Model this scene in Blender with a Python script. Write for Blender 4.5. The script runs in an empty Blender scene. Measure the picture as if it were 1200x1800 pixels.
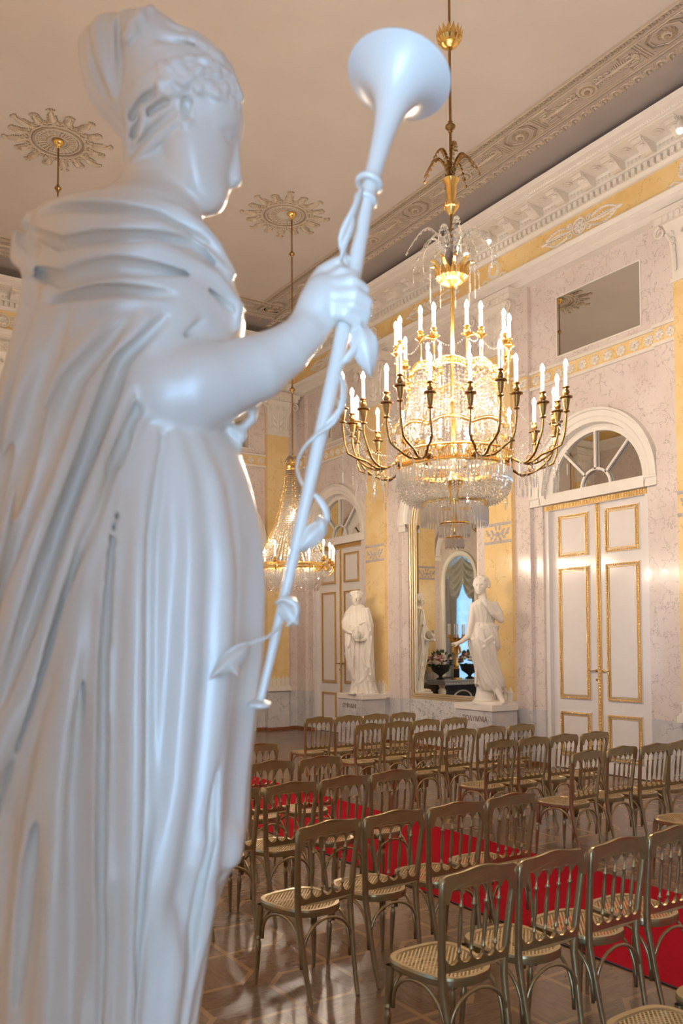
import bpy, math, random
import numpy as np
from mathutils import Vector, Matrix
random.seed(7); np.random.seed(7)
S = bpy.context.scene
COL = S.collection
PI = math.pi
R = math.radians

# ------------------------------------------------------------------ camera
F_PX, YAW, PITCH, ROLL, YC = 1473.95, 0.58347, 0.0383532, -0.00511579, 1076.96
CAM = Vector((0, 0, 1.85))
_cy, _sy = math.cos(YAW), math.sin(YAW)
FW = Vector((_sy*math.cos(PITCH), _cy*math.cos(PITCH), math.sin(PITCH)))
_rt = Vector((_cy, -_sy, 0)); _up = _rt.cross(FW)
RT = _rt*math.cos(ROLL) + _up*math.sin(ROLL)
UP = -_rt*math.sin(ROLL) + _up*math.cos(ROLL)
cd = bpy.data.cameras.new('camera'); cam = bpy.data.objects.new('camera', cd); COL.objects.link(cam)
M = Matrix((RT, UP, -FW)).transposed().to_4x4(); M.translation = CAM
cam.matrix_world = M
cd.sensor_fit = 'VERTICAL'; cd.sensor_height = 36; cd.sensor_width = 24
cd.lens = F_PX/1800*36; cd.shift_y = (YC-900)/1800
cd.clip_start = 0.05; cd.clip_end = 100
cd.dof.use_dof = True; cd.dof.focus_distance = 8.5; cd.dof.aperture_fstop = 4.4
S.camera = cam

# ------------------------------------------------------------------ world, light, exposure
S.view_settings.view_transform = 'Standard'; S.view_settings.look = 'None'
S.view_settings.gamma = 1; S.view_settings.use_curve_mapping = False
S.view_settings.exposure = 0.25
W = bpy.data.worlds.new('sky'); S.world = W; W.use_nodes = True
W.node_tree.nodes['Background'].inputs[0].default_value = (0.42, 0.66, 1.0, 1)
W.node_tree.nodes['Background'].inputs[1].default_value = 1.0
BULB = 780.0          # strength of the candle bulbs
DAY = 105.0           # watts of daylight per window
WIN_Y = [-0.4, 3.3, 7.0, 10.7, 14.4]
for i, wy in enumerate(WIN_Y):
    ld = bpy.data.lights.new('window_daylight', 'AREA'); ld.shape = 'RECTANGLE'
    ld.size = 3.9; ld.size_y = 1.45; ld.energy = DAY*(1.0 if i else 3.5); ld.color = (0.32, 0.60, 1.0)
    if i == 0: ld.size = 2.2          # cut short and hung low on purpose, to light the statue from below
    lo = bpy.data.objects.new('window_daylight', ld); COL.objects.link(lo)
    lo.location = (-0.98, wy, 2.45 if i else 1.55); lo.rotation_euler = (0, -PI/2, 0)
S.cycles.max_bounces = 8; S.cycles.diffuse_bounces = 4; S.cycles.glossy_bounces = 5
S.cycles.transmission_bounces = 6; S.cycles.transparent_max_bounces = 16
S.cycles.sample_clamp_indirect = 4.0; S.cycles.caustics_refractive = False; S.cycles.caustics_reflective = False
S.cycles.blur_glossy = 0.5

# ------------------------------------------------------------------ materials
class NT:
    def __init__(s, name):
        s.m = bpy.data.materials.new(name); s.m.use_nodes = True; s.t = s.m.node_tree
        s.b = s.t.nodes['Principled BSDF']; s.out = s.t.nodes['Material Output']
    def n(s, typ, **kw):
        nd = s.t.nodes.new(typ)
        for k, v in kw.items(): setattr(nd, k, v)
        return nd
    def l(s, a, b): s.t.links.new(a, b)
    def setv(s, sock, v):
        if hasattr(v, 'links'): s.l(v, sock)
        else: sock.default_value = v
    def math(s, op, a, b=None, c=None):
        nd = s.n('ShaderNodeMath', operation=op); s.setv(nd.inputs[0], a)
        if b is not None: s.setv(nd.inputs[1], b)
        if c is not None: s.setv(nd.inputs[2], c)
        return nd.outputs[0]
    def coord(s, kind='Object', scale=(1, 1, 1)):
        tc = s.n('ShaderNodeTexCoord'); mp = s.n('ShaderNodeMapping'); mp.inputs['Scale'].default_value = scale
        s.l(tc.outputs[kind], mp.inputs[0]); return mp.outputs[0]
    def noise(s, vec, scale, detail=4, rough=.55, dist=0):
        nd = s.n('ShaderNodeTexNoise'); s.l(vec, nd.inputs['Vector']); nd.inputs['Scale'].default_value = scale
        nd.inputs['Detail'].default_value = detail; nd.inputs['Roughness'].default_value = rough
        nd.inputs['Distortion'].default_value = dist; return nd
    def ramp(s, fac, stops):
        nd = s.n('ShaderNodeValToRGB'); e = nd.color_ramp.elements
        while len(e) < len(stops): e.new(.5)
        for i, (p, c) in enumerate(stops): e[i].position = p; e[i].color = (*c, 1)
        s.l(fac, nd.inputs[0]); return nd.outputs[0]
    def mix(s, fac, a, b):
        nd = s.n('ShaderNodeMix', data_type='RGBA'); s.setv(nd.inputs[0], fac)
        s.setv(nd.inputs[6], a if hasattr(a, 'links') else (*a, 1)); s.setv(nd.inputs[7], b if hasattr(b, 'links') else (*b, 1))
        return nd.outputs[2]
    def bump(s, h, strength=.2, dist=.01):
        nd = s.n('ShaderNodeBump'); nd.inputs['Strength'].default_value = strength; nd.inputs['Distance'].default_value = dist
        s.l(h, nd.inputs['Height']); s.l(nd.outputs[0], s.b.inputs['Normal'])

def simple(name, col, rough=.5, metal=0, spec=.5, var=0, vscale=6, bump=0, bscale=40, coat=0):
    k = NT(name); k.b.inputs['Base Color'].default_value = (*col, 1)
    k.b.inputs['Roughness'].default_value = rough; k.b.inputs['Metallic'].default_value = metal
    k.b.inputs['Specular IOR Level'].default_value = spec
    if coat: k.b.inputs['Coat Weight'].default_value = coat; k.b.inputs['Coat Roughness'].default_value = .08
    v = k.coord()
    if var:
        n = k.noise(v, vscale); c1 = tuple(x*(1-var) for x in col); c2 = tuple(min(1, x*(1+var)) for x in col)
        k.l(k.ramp(n.outputs[0], [(.3, c1), (.7, c2)]), k.b.inputs['Base Color'])
    if bump:
        n = k.noise(v, bscale); k.bump(n.outputs[0], bump)
    return k.m

def marble(name, base, dark, light, vein, vscale=3.0, vw=.045, vmix=.6, rough=.12, coat=.6, nscale=1.4, blotch=0):
    k = NT(name); v = k.coord('Object')
    n1 = k.noise(v, nscale, 6, .6, .4)
    c = k.ramp(n1.outputs[0], [(.25, dark), (.5, base), (.78, light)])
    # wandering veins: distorted voronoi edges, broken up by noise
    n2 = k.noise(v, 3.5, 4, .6)
    vm = k.n('ShaderNodeVectorMath', operation='MULTIPLY_ADD'); k.l(n2.outputs[1], vm.inputs[0])
    vm.inputs[1].default_value = (.55, .55, .55); k.l(v, vm.inputs[2])
    vo = k.n('ShaderNodeTexVoronoi', feature='DISTANCE_TO_EDGE'); vo.inputs['Scale'].default_value = vscale
    k.l(vm.outputs[0], vo.inputs['Vector'])
    m = k.math('LESS_THAN', vo.outputs['Distance'], vw)
    n3 = k.noise(v, 5, 3)
    g = k.math('GREATER_THAN', n3.outputs[0], .47)
    f = k.math('MULTIPLY', k.math('MULTIPLY', m, g), vmix)
    col = k.mix(f, c, vein)
    if blotch:
        n4 = k.noise(v, 14, 5, .7, 1.0); b = k.ramp(n4.outputs[0], [(.60, (0, 0, 0)), (.68, (1, 1, 1))])
        col = k.mix(k.math('MULTIPLY', b, blotch), col, vein)
    k.l(col, k.b.inputs['Base Color']); k.b.inputs['Roughness'].default_value = rough
    k.b.inputs['Coat Weight'].default_value = coat; k.b.inputs['Coat Roughness'].default_value = .05
    k.b.inputs['Specular IOR Level'].default_value = .4
    return k.m

M_PINK = marble('pink_stucco_marble', (.70, .61, .565), (.64, .54, .49), (.75, .67, .625), (.36, .29, .27), 5.5, .024, .55, .16, .15, blotch=.4)
M_YEL = marble('yellow_stucco_marble', (.80, .59, .29), (.73, .50, .20), (.84, .66, .38), (.50, .30, .12), 2.6, .014, .45, .18, .15, 2.2)
M_YELF = marble('yellow_frieze_stucco', (.80, .57, .25), (.73, .48, .17), (.84, .64, .34), (.50, .30, .12), 2.6, .014, .45, .55, 0, 2.2)
M_GREY = marble('grey_dado_marble', (.58, .56, .56), (.46, .45, .47), (.66, .63, .62), (.30, .30, .32), 2.0, .02, .5, .18, .4, 2.0, blotch=.35)
M_WVEIN = marble('veined_white_marble', (.66, .64, .63), (.56, .54, .54), (.72, .70, .68), (.22, .21, .22), 7.0, .035, .75, .15, .5, blotch=.6)
M_WHITE = simple('white_moulding_paint', (.78, .73, .67), .38, var=.03, bump=.05)
M_RELIEF = simple('white_stucco_relief', (.76, .70, .63), .45, var=.04, bump=.15, bscale=60)
M_DOOR = simple('white_gloss_door_paint', (.76, .71, .68), .14, spec=.4, var=.015, coat=.3)
M_CEIL = simple('peach_ceiling_plaster', (.575, .515, .465), .8, var=.04, vscale=1.2, bump=.04, bscale=20)
M_CBORD = simple('taupe_ceiling_border', (.45, .375, .315), .7, var=.06, vscale=5)
M_CREL = simple('light_taupe_ceiling_relief', (.56, .465, .375), .6, var=.08, vscale=14, bump=.2, bscale=50)
M_CDARK = simple('ochre_relief_and_shade', (.35, .275, .195), .6, var=.1, vscale=20, bump=.2, bscale=50)  # ochre ornament, and also the shade painted beside raised lines
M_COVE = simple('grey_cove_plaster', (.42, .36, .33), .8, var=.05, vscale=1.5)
M_WOODB = simple('reddish_wood_skirting', (.26, .09, .04), .3, var=.2)
M_GOLD = simple('bright_gilt', (.95, .62, .20), .24, metal=1, var=.08, vscale=20, bump=.1, bscale=50)
M_LEAF = simple('gilded_carving', (.86, .60, .26), .30, metal=.85, var=.15, vscale=60, bump=.5, bscale=130)
M_PALEG = simple('pale_gold_frame', (.84, .66, .42), .30, metal=.7, var=.06)
M_BRONZE = simple('dark_gilt_bronze', (.36, .215, .075), .30, metal=1, var=.2, vscale=30, bump=.15, bscale=60)
M_CHAIR = simple('dull_gold_chair_paint', (.41, .30, .145), .31, metal=.78, var=.10, vscale=9, bump=.05, bscale=90, coat=.15)
M_STATUE = simple('white_statue_marble', (.82, .75, .655), .36, var=.02, vscale=3, spec=.7, coat=.55)
M_STATUE.node_tree.nodes['Principled BSDF'].inputs['Coat Roughness'].default_value = .22
M_CREAM = simple('cream_statue_marble', (.74, .685, .61), .45, var=.03, vscale=4)
M_SLAB = simple('cream_plinth_slab', (.78, .72, .66), .3, var=.03)
M_INK = simple('dark_incised_letters', (.16, .10, .07), .6)
M_LILAC = simple('grey_lilac_relief', (.47, .43, .44), .5, var=.06)
M_BLACK = simple('black_lacquer', (.02, .02, .022), .25)
M_WAX = simple('ivory_candle_sleeve', (.86, .82, .72), .5)
M_BLUEGREY = simple('grey_figured_marble', (.30, .33, .36), .2, var=.2, vscale=3)
M_RIM = simple('dark_leather_edge', (.04, .03, .03), .6)

k = NT('lit_candle_bulb'); k.b.inputs['Base Color'].default_value = (1, .9, .75, 1)
k.b.inputs['Emission Color'].default_value = (1, .83, .635, 1); k.b.inputs['Emission Strength'].default_value = BULB
M_BULB = k.m
k = NT('lit_spot_lamp'); k.b.inputs['Emission Color'].default_value = (1, .9, .78, 1); k.b.inputs['Emission Strength'].default_value = 14
M_SPOT = k.m
k = NT('mirror_silver'); k.b.inputs['Base Color'].default_value = (.80, .80, .76, 1); k.b.inputs['Metallic'].default_value = 1; k.b.inputs['Roughness'].default_value = .015
M_MIRROR = k.m

k = NT('cut_crystal')
gl = k.n('ShaderNodeBsdfGlass'); gl.inputs['Color'].default_value = (1, .98, .95, 1); gl.inputs['Roughness'].default_value = .03; gl.inputs['IOR'].default_value = 1.5
gs = k.n('ShaderNodeBsdfGlossy'); gs.inputs['Color'].default_value = (1, .98, .95, 1); gs.inputs['Roughness'].default_value = .16
df = k.n('ShaderNodeBsdfTranslucent'); df.inputs['Color'].default_value = (1, .97, .92, 1)
m1 = k.n('ShaderNodeMixShader'); m1.inputs[0].default_value = .40; k.l(gl.outputs[0], m1.inputs[1]); k.l(gs.outputs[0], m1.inputs[2])
m2 = k.n('ShaderNodeMixShader'); m2.inputs[0].default_value = .42; k.l(m1.outputs[0], m2.inputs[1]); k.l(df.outputs[0], m2.inputs[2])
tr = k.n('ShaderNodeBsdfTransparent'); m3 = k.n('ShaderNodeMixShader'); m3.inputs[0].default_value = .12
k.l(m2.outputs[0], m3.inputs[1]); k.l(tr.outputs[0], m3.inputs[2]); k.l(m3.outputs[0], k.out.inputs[0])
M_CRYSTAL = k.m
k = NT('window_glass'); tr = k.n('ShaderNodeBsdfTransparent'); gs = k.n('ShaderNodeBsdfGlossy'); gs.inputs['Roughness'].default_value = .02
m1 = k.n('ShaderNodeMixShader'); m1.inputs[0].default_value = .06; k.l(tr.outputs[0], m1.inputs[1]); k.l(gs.outputs[0], m1.inputs[2]); k.l(m1.outputs[0], k.out.inputs[0])
M_GLASS = k.m
k = NT('sheer_festoon_cloth'); tl = k.n('ShaderNodeBsdfTranslucent'); tl.inputs['Color'].default_value = (.50, .62, .68, 1)
dd = k.n('ShaderNodeBsdfDiffuse'); dd.inputs['Color'].default_value = (.8, .82, .82, 1); m1 = k.n('ShaderNodeMixShader'); m1.inputs[0].default_value = .4
k.l(tl.outputs[0], m1.inputs[1]); k.l(dd.outputs[0], m1.inputs[2]); k.l(m1.outputs[0], k.out.inputs[0]); M_SHEER = k.m
M_DRAPE = simple('grey_silk_drape', (.36, .35, .31), .45, var=.1)
M_CARPET = simple('red_carpet_pile', (.40, .004, .014), .95, spec=.1, var=.12, vscale=60, bump=.4, bscale=400)

# cane seat: woven holes
k = NT('woven_cane'); v = k.coord('Object')
sp = k.n('ShaderNodeSeparateXYZ'); k.l(v, sp.inputs[0])
def wave(a, s, ph=0): return k.math('SINE', k.math('MULTIPLY_ADD', a, s, ph))
CP = 2*PI/.0165
a = k.math('ABSOLUTE', wave(k.math('ADD', sp.outputs[0], sp.outputs[1]), CP*.36)); b = k.math('ABSOLUTE', wave(k.math('SUBTRACT', sp.outputs[0], sp.outputs[1]), CP*.36))
h = k.math('GREATER_THAN', k.math('MULTIPLY', a, b), .50)
k.b.inputs['Base Color'].default_value = (.46, .31, .13, 1); k.b.inputs['Roughness'].default_value = .45; k.b.inputs['Metallic'].default_value = .3
tr = k.n('ShaderNodeBsdfTransparent'); mx = k.n('ShaderNodeMixShader'); k.l(h, mx.inputs[0]); k.l(k.b.outputs[0], mx.inputs[1]); k.l(tr.outputs[0], mx.inputs[2])
k.l(mx.outputs[0], k.out.inputs[0]); M_CANE = k.m

# parquet: squares with clipped corners, pale strips, oak grain
k = NT('oak_parquet_floor'); tc = k.n('ShaderNodeTexCoord'); sp = k.n('ShaderNodeSeparateXYZ'); k.l(tc.outputs['Object'], sp.inputs[0])
T = .4385
u = k.math('DIVIDE', k.math('SUBTRACT', sp.outputs[0], 2.228), T); v_ = k.math('DIVIDE', k.math('SUBTRACT', sp.outputs[1], 4.205), T)
ru = k.math('ROUND', u); rv = k.math('ROUND', v_); du = k.math('SUBTRACT', u, ru); dv = k.math('SUBTRACT', v_, rv)
par = k.math('PINGPONG', k.math('ADD', ru, rv), 1)          # 0 on special nodes
spn = k.math('LESS_THAN', par, .5)
adu, adv = k.math('ABSOLUTE', du), k.math('ABSOLUTE', dv)
wl = .034; cc = .27
axis = k.math('LESS_THAN', k.math('MINIMUM', adu, adv), wl)
dif = k.math('ABSOLUTE', k.math('SUBTRACT', dv, du)); sm = k.math('ABSOLUTE', k.math('ADD', dv, du))
outc = k.math('GREATER_THAN', dif, cc)
near = k.math('LESS_THAN', sm, cc+.08)
diag = k.math('MULTIPLY', k.math('LESS_THAN', k.math('ABSOLUTE', k.math('SUBTRACT', dif, cc)), wl*1.5), near)
inside = k.math('MULTIPLY', spn, k.math('MULTIPLY', k.math('SUBTRACT', 1, outc), near))
line = k.math('MAXIMUM', k.math('MULTIPLY', axis, k.math('SUBTRACT', 1, inside)), k.math('MULTIPLY', spn, diag))
fu, fv = k.math('FLOOR', u), k.math('FLOOR', v_)
cid = k.math('FRACT', k.math('ADD', k.math('MULTIPLY', fu, .3719), k.math('MULTIPLY', fv, .6173)))
rotq = k.math('MULTIPLY', k.math('PINGPONG', k.math('ADD', fu, fv), 1), PI/2)
vr = k.n('ShaderNodeVectorRotate', rotation_type='Z_AXIS'); k.l(tc.outputs['Object'], vr.inputs['Vector']); k.l(rotq, vr.inputs['Angle'])
cb = k.n('ShaderNodeCombineXYZ'); k.l(k.math('MULTIPLY', cid, 37.0), cb.inputs[2])
va = k.n('ShaderNodeVectorMath', operation='ADD'); k.l(vr.outputs[0], va.inputs[0]); k.l(cb.outputs[0], va.inputs[1])
mp = k.n('ShaderNodeMapping'); mp.inputs['Scale'].default_value = (3.0, 16, 1); mp.inputs['Rotation'].default_value = (0, 0, .78); k.l(va.outputs[0], mp.inputs[0])
gn = k.noise(mp.outputs[0], 2.2, 6, .65, 1.6)
wood = k.ramp(gn.outputs[0], [(.30, (.075, .034, .016)), (.50, (.150, .076, .036)), (.72, (.235, .130, .065))])
wood2 = k.mix(k.math('MULTIPLY', cid, .35), wood, (.25, .15, .09))
col = k.mix(k.math('MULTIPLY', line, .65), wood2, (.36, .20, .085))
k.l(col, k.b.inputs['Base Color'])
gn2 = k.noise(tc.outputs['Object'], 3, 4)
k.l(k.math('MULTIPLY_ADD', gn2.outputs[0], .18, .13), k.b.inputs['Roughness'])
k.bump(gn.outputs[0], .12, .004); k.b.inputs['Specular IOR Level'].default_value = .5
M_FLOOR = k.m

# ------------------------------------------------------------------ mesh helpers
class MB:
    """collects geometry for ONE mesh"""
    def __init__(s, T=None): s.v = []; s.f = []; s.mi = []; s.mats = []; s.T = T
    def mat(s, m):
        if m not in s.mats: s.mats.append(m)
        return s.mats.index(m)
    def add(s, vs, fs, m=None):
        o = len(s.v); T = s.T
        s.v.extend([T(*p) for p in vs] if T else [tuple(p) for p in vs])
        i = s.mat(m) if m else 0
        for f in fs: s.f.append(tuple(o+j for j in f)); s.mi.append(i)
    def box(s, a, b, m=None):
        x0, y0, z0 = a; x1, y1, z1 = b
        s.add([(x0,y0,z0),(x1,y0,z0),(x1,y1,z0),(x0,y1,z0),(x0,y0,z1),(x1,y0,z1),(x1,y1,z1),(x0,y1,z1)],
              [(0,3,2,1),(4,5,6,7),(0,1,5,4),(1,2,6,5),(2,3,7,6),(3,0,4,7)], m)
    def lathe(s, prof, c=(0,0,0), n=16, m=None, M=None, cap=True):
        vs = []; fs = []
        for r, z in prof:
            for i in range(n):
                a = 2*PI*i/n; p = Vector((r*math.cos(a), r*math.sin(a), z))
                if M: p = M @ p
                vs.append((p[0]+c[0], p[1]+c[1], p[2]+c[2]))
        for j in range(len(prof)-1):
            for i in range(n):
                i2 = (i+1) % n; fs.append((j*n+i, j*n+i2, (j+1)*n+i2, (j+1)*n+i))
        if cap:
            fs.append(tuple(range(n-1, -1, -1))); fs.append(tuple((len(prof)-1)*n+i for i in range(n)))
        s.add(vs, fs, m)
    def tube(s, pts, r, n=8, m=None, closed=False, flat=None):
        P = [Vector(p) for p in pts]; N = len(P); rr = r if hasattr(r, '__len__') else [r]*N
        vs = []; prev = None
        for i in range(N):
            a = P[(i-1) % N] if (closed or i > 0) else P[i]; b = P[(i+1) % N] if (closed or i < N-1) else P[i]
            t = (b-a).normalized()
            if prev is None:
                x = t.orthogonal().normalized()
            else:
                x = (prev - t*prev.dot(t))
                x = x.normalized() if x.length > 1e-6 else t.orthogonal().normalized()
            prev = x; y = t.cross(x)
            for k_ in range(n):
                an = 2*PI*k_/n; q = P[i] + x*math.cos(an)*rr[i] + y*math.sin(an)*rr[i]*(flat or 1); vs.append(tuple(q))
        fs = []
        for i in range(N if closed else N-1):
            j = (i+1) % N
            for k_ in range(n):
                k2 = (k_+1) % n; fs.append((i*n+k_, i*n+k2, j*n+k2, j*n+k_))
        if not closed: fs.append(tuple(range(n-1, -1, -1))); fs.append(tuple((N-1)*n+i for i in range(n)))
        s.add(vs, fs, m)
    def octa(s, c, r, h, m=None, n=4):
        vs = [(c[0], c[1], c[2]+h), (c[0], c[1], c[2]-h)] + [(c[0]+r*math.cos(2*PI*i/n), c[1]+r*math.sin(2*PI*i/n), c[2]) for i in range(n)]
        fs = []
        for i in range(n):
            a, b = 2+i, 2+(i+1) % n; fs += [(0, a, b), (1, b, a)]
        s.add(vs, fs, m)
    def sphere(s, c, r, n=10, m=None, sc=(1,1,1)):
        k_ = n//2
        prof = [(max(1e-4, math.sin(PI*j/k_))*r, -math.cos(PI*j/k_)*r) for j in range(k_+1)]
        vs = []; fs = []
        for rr, z in prof:
            for i in range(n): vs.append((c[0]+rr*math.cos(2*PI*i/n)*sc[0], c[1]+rr*math.sin(2*PI*i/n)*sc[1], c[2]+z*sc[2]))
        for j in range(k_):
            for i in range(n): i2 = (i+1) % n; fs.append((j*n+i, j*n+i2, (j+1)*n+i2, (j+1)*n+i))
        s.add(vs, fs, m)
    def extrude(s, poly, t0, t1, f, m=None):
        """poly: 2-D outline; f(x, y, t) -> 3-D; closed prism between t0 and t1"""
        n = len(poly); vs = [f(x, y, t0) for x, y in poly] + [f(x, y, t1) for x, y in poly]
        fs = [tuple(range(n)), tuple(range(2*n-1, n-1, -1))] + [(i, (i+1) % n, n+(i+1) % n, n+i) for i in range(n)]
        s.add(vs, fs, m)
    def strip(s, A, B, m=None, closed=False):
        n = len(A); fs = [(i, (i+1) % n, n+(i+1) % n, n+i) for i in range(n if closed else n-1)]
        s.add(list(A)+list(B), fs, m)
    def build(s, name, m=None, parent=None, smooth=False, loc=None, kind=None, label=None, cat=None, group=None, angle=None):
        me = bpy.data.meshes.new(name)
        vs = s.v
        if loc is not None: vs = [(p[0]-loc[0], p[1]-loc[1], p[2]-loc[2]) for p in vs]
        me.from_pydata(vs, [], s.f)
        mats = s.mats or [m]
        for x in mats: me.materials.append(x)
        if s.mats and len(s.mats) > 1: me.polygons.foreach_set('material_index', s.mi)
        if smooth: me.polygons.foreach_set('use_smooth', [True]*len(me.polygons))
        me.update()
        if smooth and angle: me.set_sharp_from_angle(angle=R(angle))
        o = bpy.data.objects.new(name, me); COL.objects.link(o)
        if loc is not None: o.location = loc
        if parent: o.parent = parent
        if kind: o['kind'] = kind
        if label: o['label'] = label
        if cat: o['category'] = cat
        if group: o['group'] = group
        return o

def thing(name, label, cat, loc=(0,0,0), rz=0, group=None):
    o = bpy.data.objects.new(name, None); COL.objects.link(o); o.empty_display_size = .1
    o.location = loc; o.rotation_euler = (0, 0, rz); o['label'] = label; o['category'] = cat
    if group: o['group'] = group
    return o
CHILD = {}
def copy_tree(o, parent=None, kids=None):
    c = o.copy(); COL.objects.link(c)
    if parent: c.parent = parent
    for ch in [x for x in bpy.data.objects if x.parent == o]: copy_tree(ch, c)
    return c
def arc(cx, cz, r, a0, a1, n):
    return [(cx + r*math.cos(a0+(a1-a0)*i/n), cz + r*math.sin(a0+(a1-a0)*i/n)) for i in range(n+1)]

# ------------------------------------------------------------------ room shell
XA, YE, XL, YN, ZC = 9.50, 16.20, -0.15, -3.6, 8.66     # pilaster-strip planes and ceiling
T_R = lambda u, p, z: (XA-p, u, z)
T_E = lambda u, p, z: (u, YE-p, z)
T_L = lambda u, p, z: (XL+p, u, z)
T_N = lambda u, p, z: (u, YN+p, z)
PB, PC, PY = -.07, -.16, .07        # recessed plane, door plane, proud yellow pilaster
SPR = 4.08                          # springing height of the arches

fl = MB(); fl.box((-1.3, YN-.4, -.1), (XA+.4, YE+.4, 0))
fl.build('floor', M_FLOOR, kind='structure')

def wallbox(mb, u0, u1, p, z1=7.42, m=M_PINK, back=-.34, z0=0.0):
    if z0 < .06: mb.box((u0, back, z0), (u1, p+.012, .06), M_WOODB); z0 = .06
    if z0 < .85: mb.box((u0, back, z0), (u1, p, .85), M_GREY); z0 = .85
    mb.box((u0, back, z0), (u1, p, z1), m)

def arch_bay(mb, c, half, bw, p, zs=SPR, ztop=7.42, m=M_PINK, back=-.34, z_floor=0.0):
    """wall plane with an arched opening of half width `half`, plane spans c-bw..c+bw"""
    for s_ in (-1, 1):
        u0, u1 = sorted((c+s_*half, c+s_*bw)); wallbox(mb, u0, u1, p, zs, m, back)
    n = 24
    a = [(c+half*math.cos(PI-PI*i/n), zs+half*math.sin(PI-PI*i/n)) for i in range(n+1)]
    top = zs+half+.12
    b = []
    for i in range(n+1):
        t = PI-PI*i/n; x, y = math.cos(t), math.sin(t)
        s_ = min(bw/max(abs(x), 1e-6), (top-zs)/max(abs(y), 1e-6)); b.append((c+x*s_, zs+y*s_))
    mb.strip([(x, p, z) for x, z in a], [(x, p, z) for x, z in b], m)
    mb.strip([(x, p, z) for x, z in a], [(x, back, z) for x, z in a], m)
    mb.box((c-bw, back, top), (c+bw, p, ztop), m)
    for s_ in (-1, 1):     # corners the radial strip leaves beside the box
        x0 = c+s_*bw
        i = [j for j in range(n+1) if abs(b[j][0]-x0) < 1e-4]
        j = i[-1] if s_ < 0 else i[0]
        nb = b[j+1] if s_ < 0 else b[j-1]
        mb.add([(b[j][0], p, b[j][1]), (x0, p, top), (nb[0], p, nb[1])], [(0, 1, 2)], m)

def arch_sweep(mb, c, zs, r, prof, zbot=None, m=None, n=28):
    """prof: closed outline of (dr, p) swept along a round arch with straight legs down to zbot"""
    path = []
    if zbot is not None: path.append((-1, 0, zbot))
    for i in range(n+1):
        t = PI-PI*i/n; path.append((math.cos(t), math.sin(t), None))
    if zbot is not None: path.append((1, 0, zbot))
    rows = []
    for x, y, z in path:
        row = []
        for dr, p in prof:
            row.append((c+x*(r+dr), p, z if z is not None else zs+y*(r+dr)))
        rows.append(row)
    k_ = len(prof); vs = [q for row in rows for q in row]; fs = []
    for i in range(len(rows)-1):
        for j in range(k_):
            j2 = (j+1) % k_; fs.append((i*k_+j, i*k_+j2, (i+1)*k_+j2, (i+1)*k_+j))
    fs.append(tuple(range(k_))); fs.append(tuple((len(rows)-1)*k_+j for j in range(k_)))
    mb.add(vs, fs, m)

def archivolt(mb, c, p=PB, zbot=None, r=.935):
    arch_sweep(mb, c, SPR, r, [(-.02, p-.05), (.0, p+.03), (.06, p+.045), (.08, p+.06), (.15, p+.07), (.16, p+.095), (.195, p+.095), (.205, p-.02)], zbot, M_WHITE)

def impost(mb, u0, u1, p, z=SPR-.14):
    prof = [(0, z), (p+.03, z), (p+.03, z+.06), (p+.05, z+.07), (p+.085, z+.12), (p+.085, z+.14), (0, z+.145)]
    mb.add([(u0, a, b) for a, b in prof]+[(u1, a, b) for a, b in prof],
           [(i, (i+1) % 7, 7+(i+1) % 7, 7+i) for i in range(7)] + [tuple(range(7)), tuple(range(13, 6, -1))], M_WHITE)

def rosette(mb, u, p, z, r, m, petals=8, depth=.02, T=None):
    """low relief flower disc on plane (u,z); p is the base plane"""
    n = petals*4; ring = lambda rr, d: [(u+rr*math.cos(2*PI*i/n)*(1), p+d, z+rr*math.sin(2*PI*i/n)) for i in range(n)]
    lob = [(u+r*(.74+.26*abs(math.cos(petals*PI*i/n)))*math.cos(2*PI*i/n), p+depth*.5, z+r*(.74+.26*abs(math.cos(petals*PI*i/n)))*math.sin(2*PI*i/n)) for i in range(n)]
    base = [(a, p, b) for a, _, b in lob]
    mid = [(u+.55*r*math.cos(2*PI*i/n), p+depth*(.7+.5*abs(math.cos(petals*PI*i/n))), z+.55*r*math.sin(2*PI*i/n)) for i in range(n)]
    inn = ring(.25*r, depth*.4); cen = ring(.20*r, depth*1.2)
    for A_, B_ in ((base, lob), (lob, mid), (mid, inn), (inn, cen)): mb.strip(A_, B_, m, True)
    mb.add(cen, [tuple(range(n))], m)

def stroke(mb, pts, r, p, m, flat=.5, n=6, taper=True):
    """raised rounded line on a wall plane; pts in (u,z)"""
    N = len(pts); rr = [r*(.35+.65*math.sin(PI*(i+.5)/N)) if taper else r for i in range(N)]
    mb.tube([(a, p, b) for a, b in pts], rr, n, m)

def leafblob(mb, u, z, p, ln, w, ang, m, th=.012):
    """small raised leaf"""
    n = 6; ca, sa = math.cos(ang), math.sin(ang); vs = []
    for i in range(n+1):
        t = i/n; ww = w*math.sin(PI*min(1, t*.92+.06))**.8*.5
        for s_, h in ((-1, 0), (0, 1), (1, 0)):
            a, b = t*ln, s_*ww; vs.append((u+a*ca-b*sa, p+(th*math.sin(PI*(t*.8+.15)) if h else 0), z+a*sa+b*ca))
    fs = []
    for i in range(n):
        for j in range(2): fs.append((i*3+j, i*3+j+1, (i+1)*3+j+1, (i+1)*3+j))
    mb.add(vs, fs, m)

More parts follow.
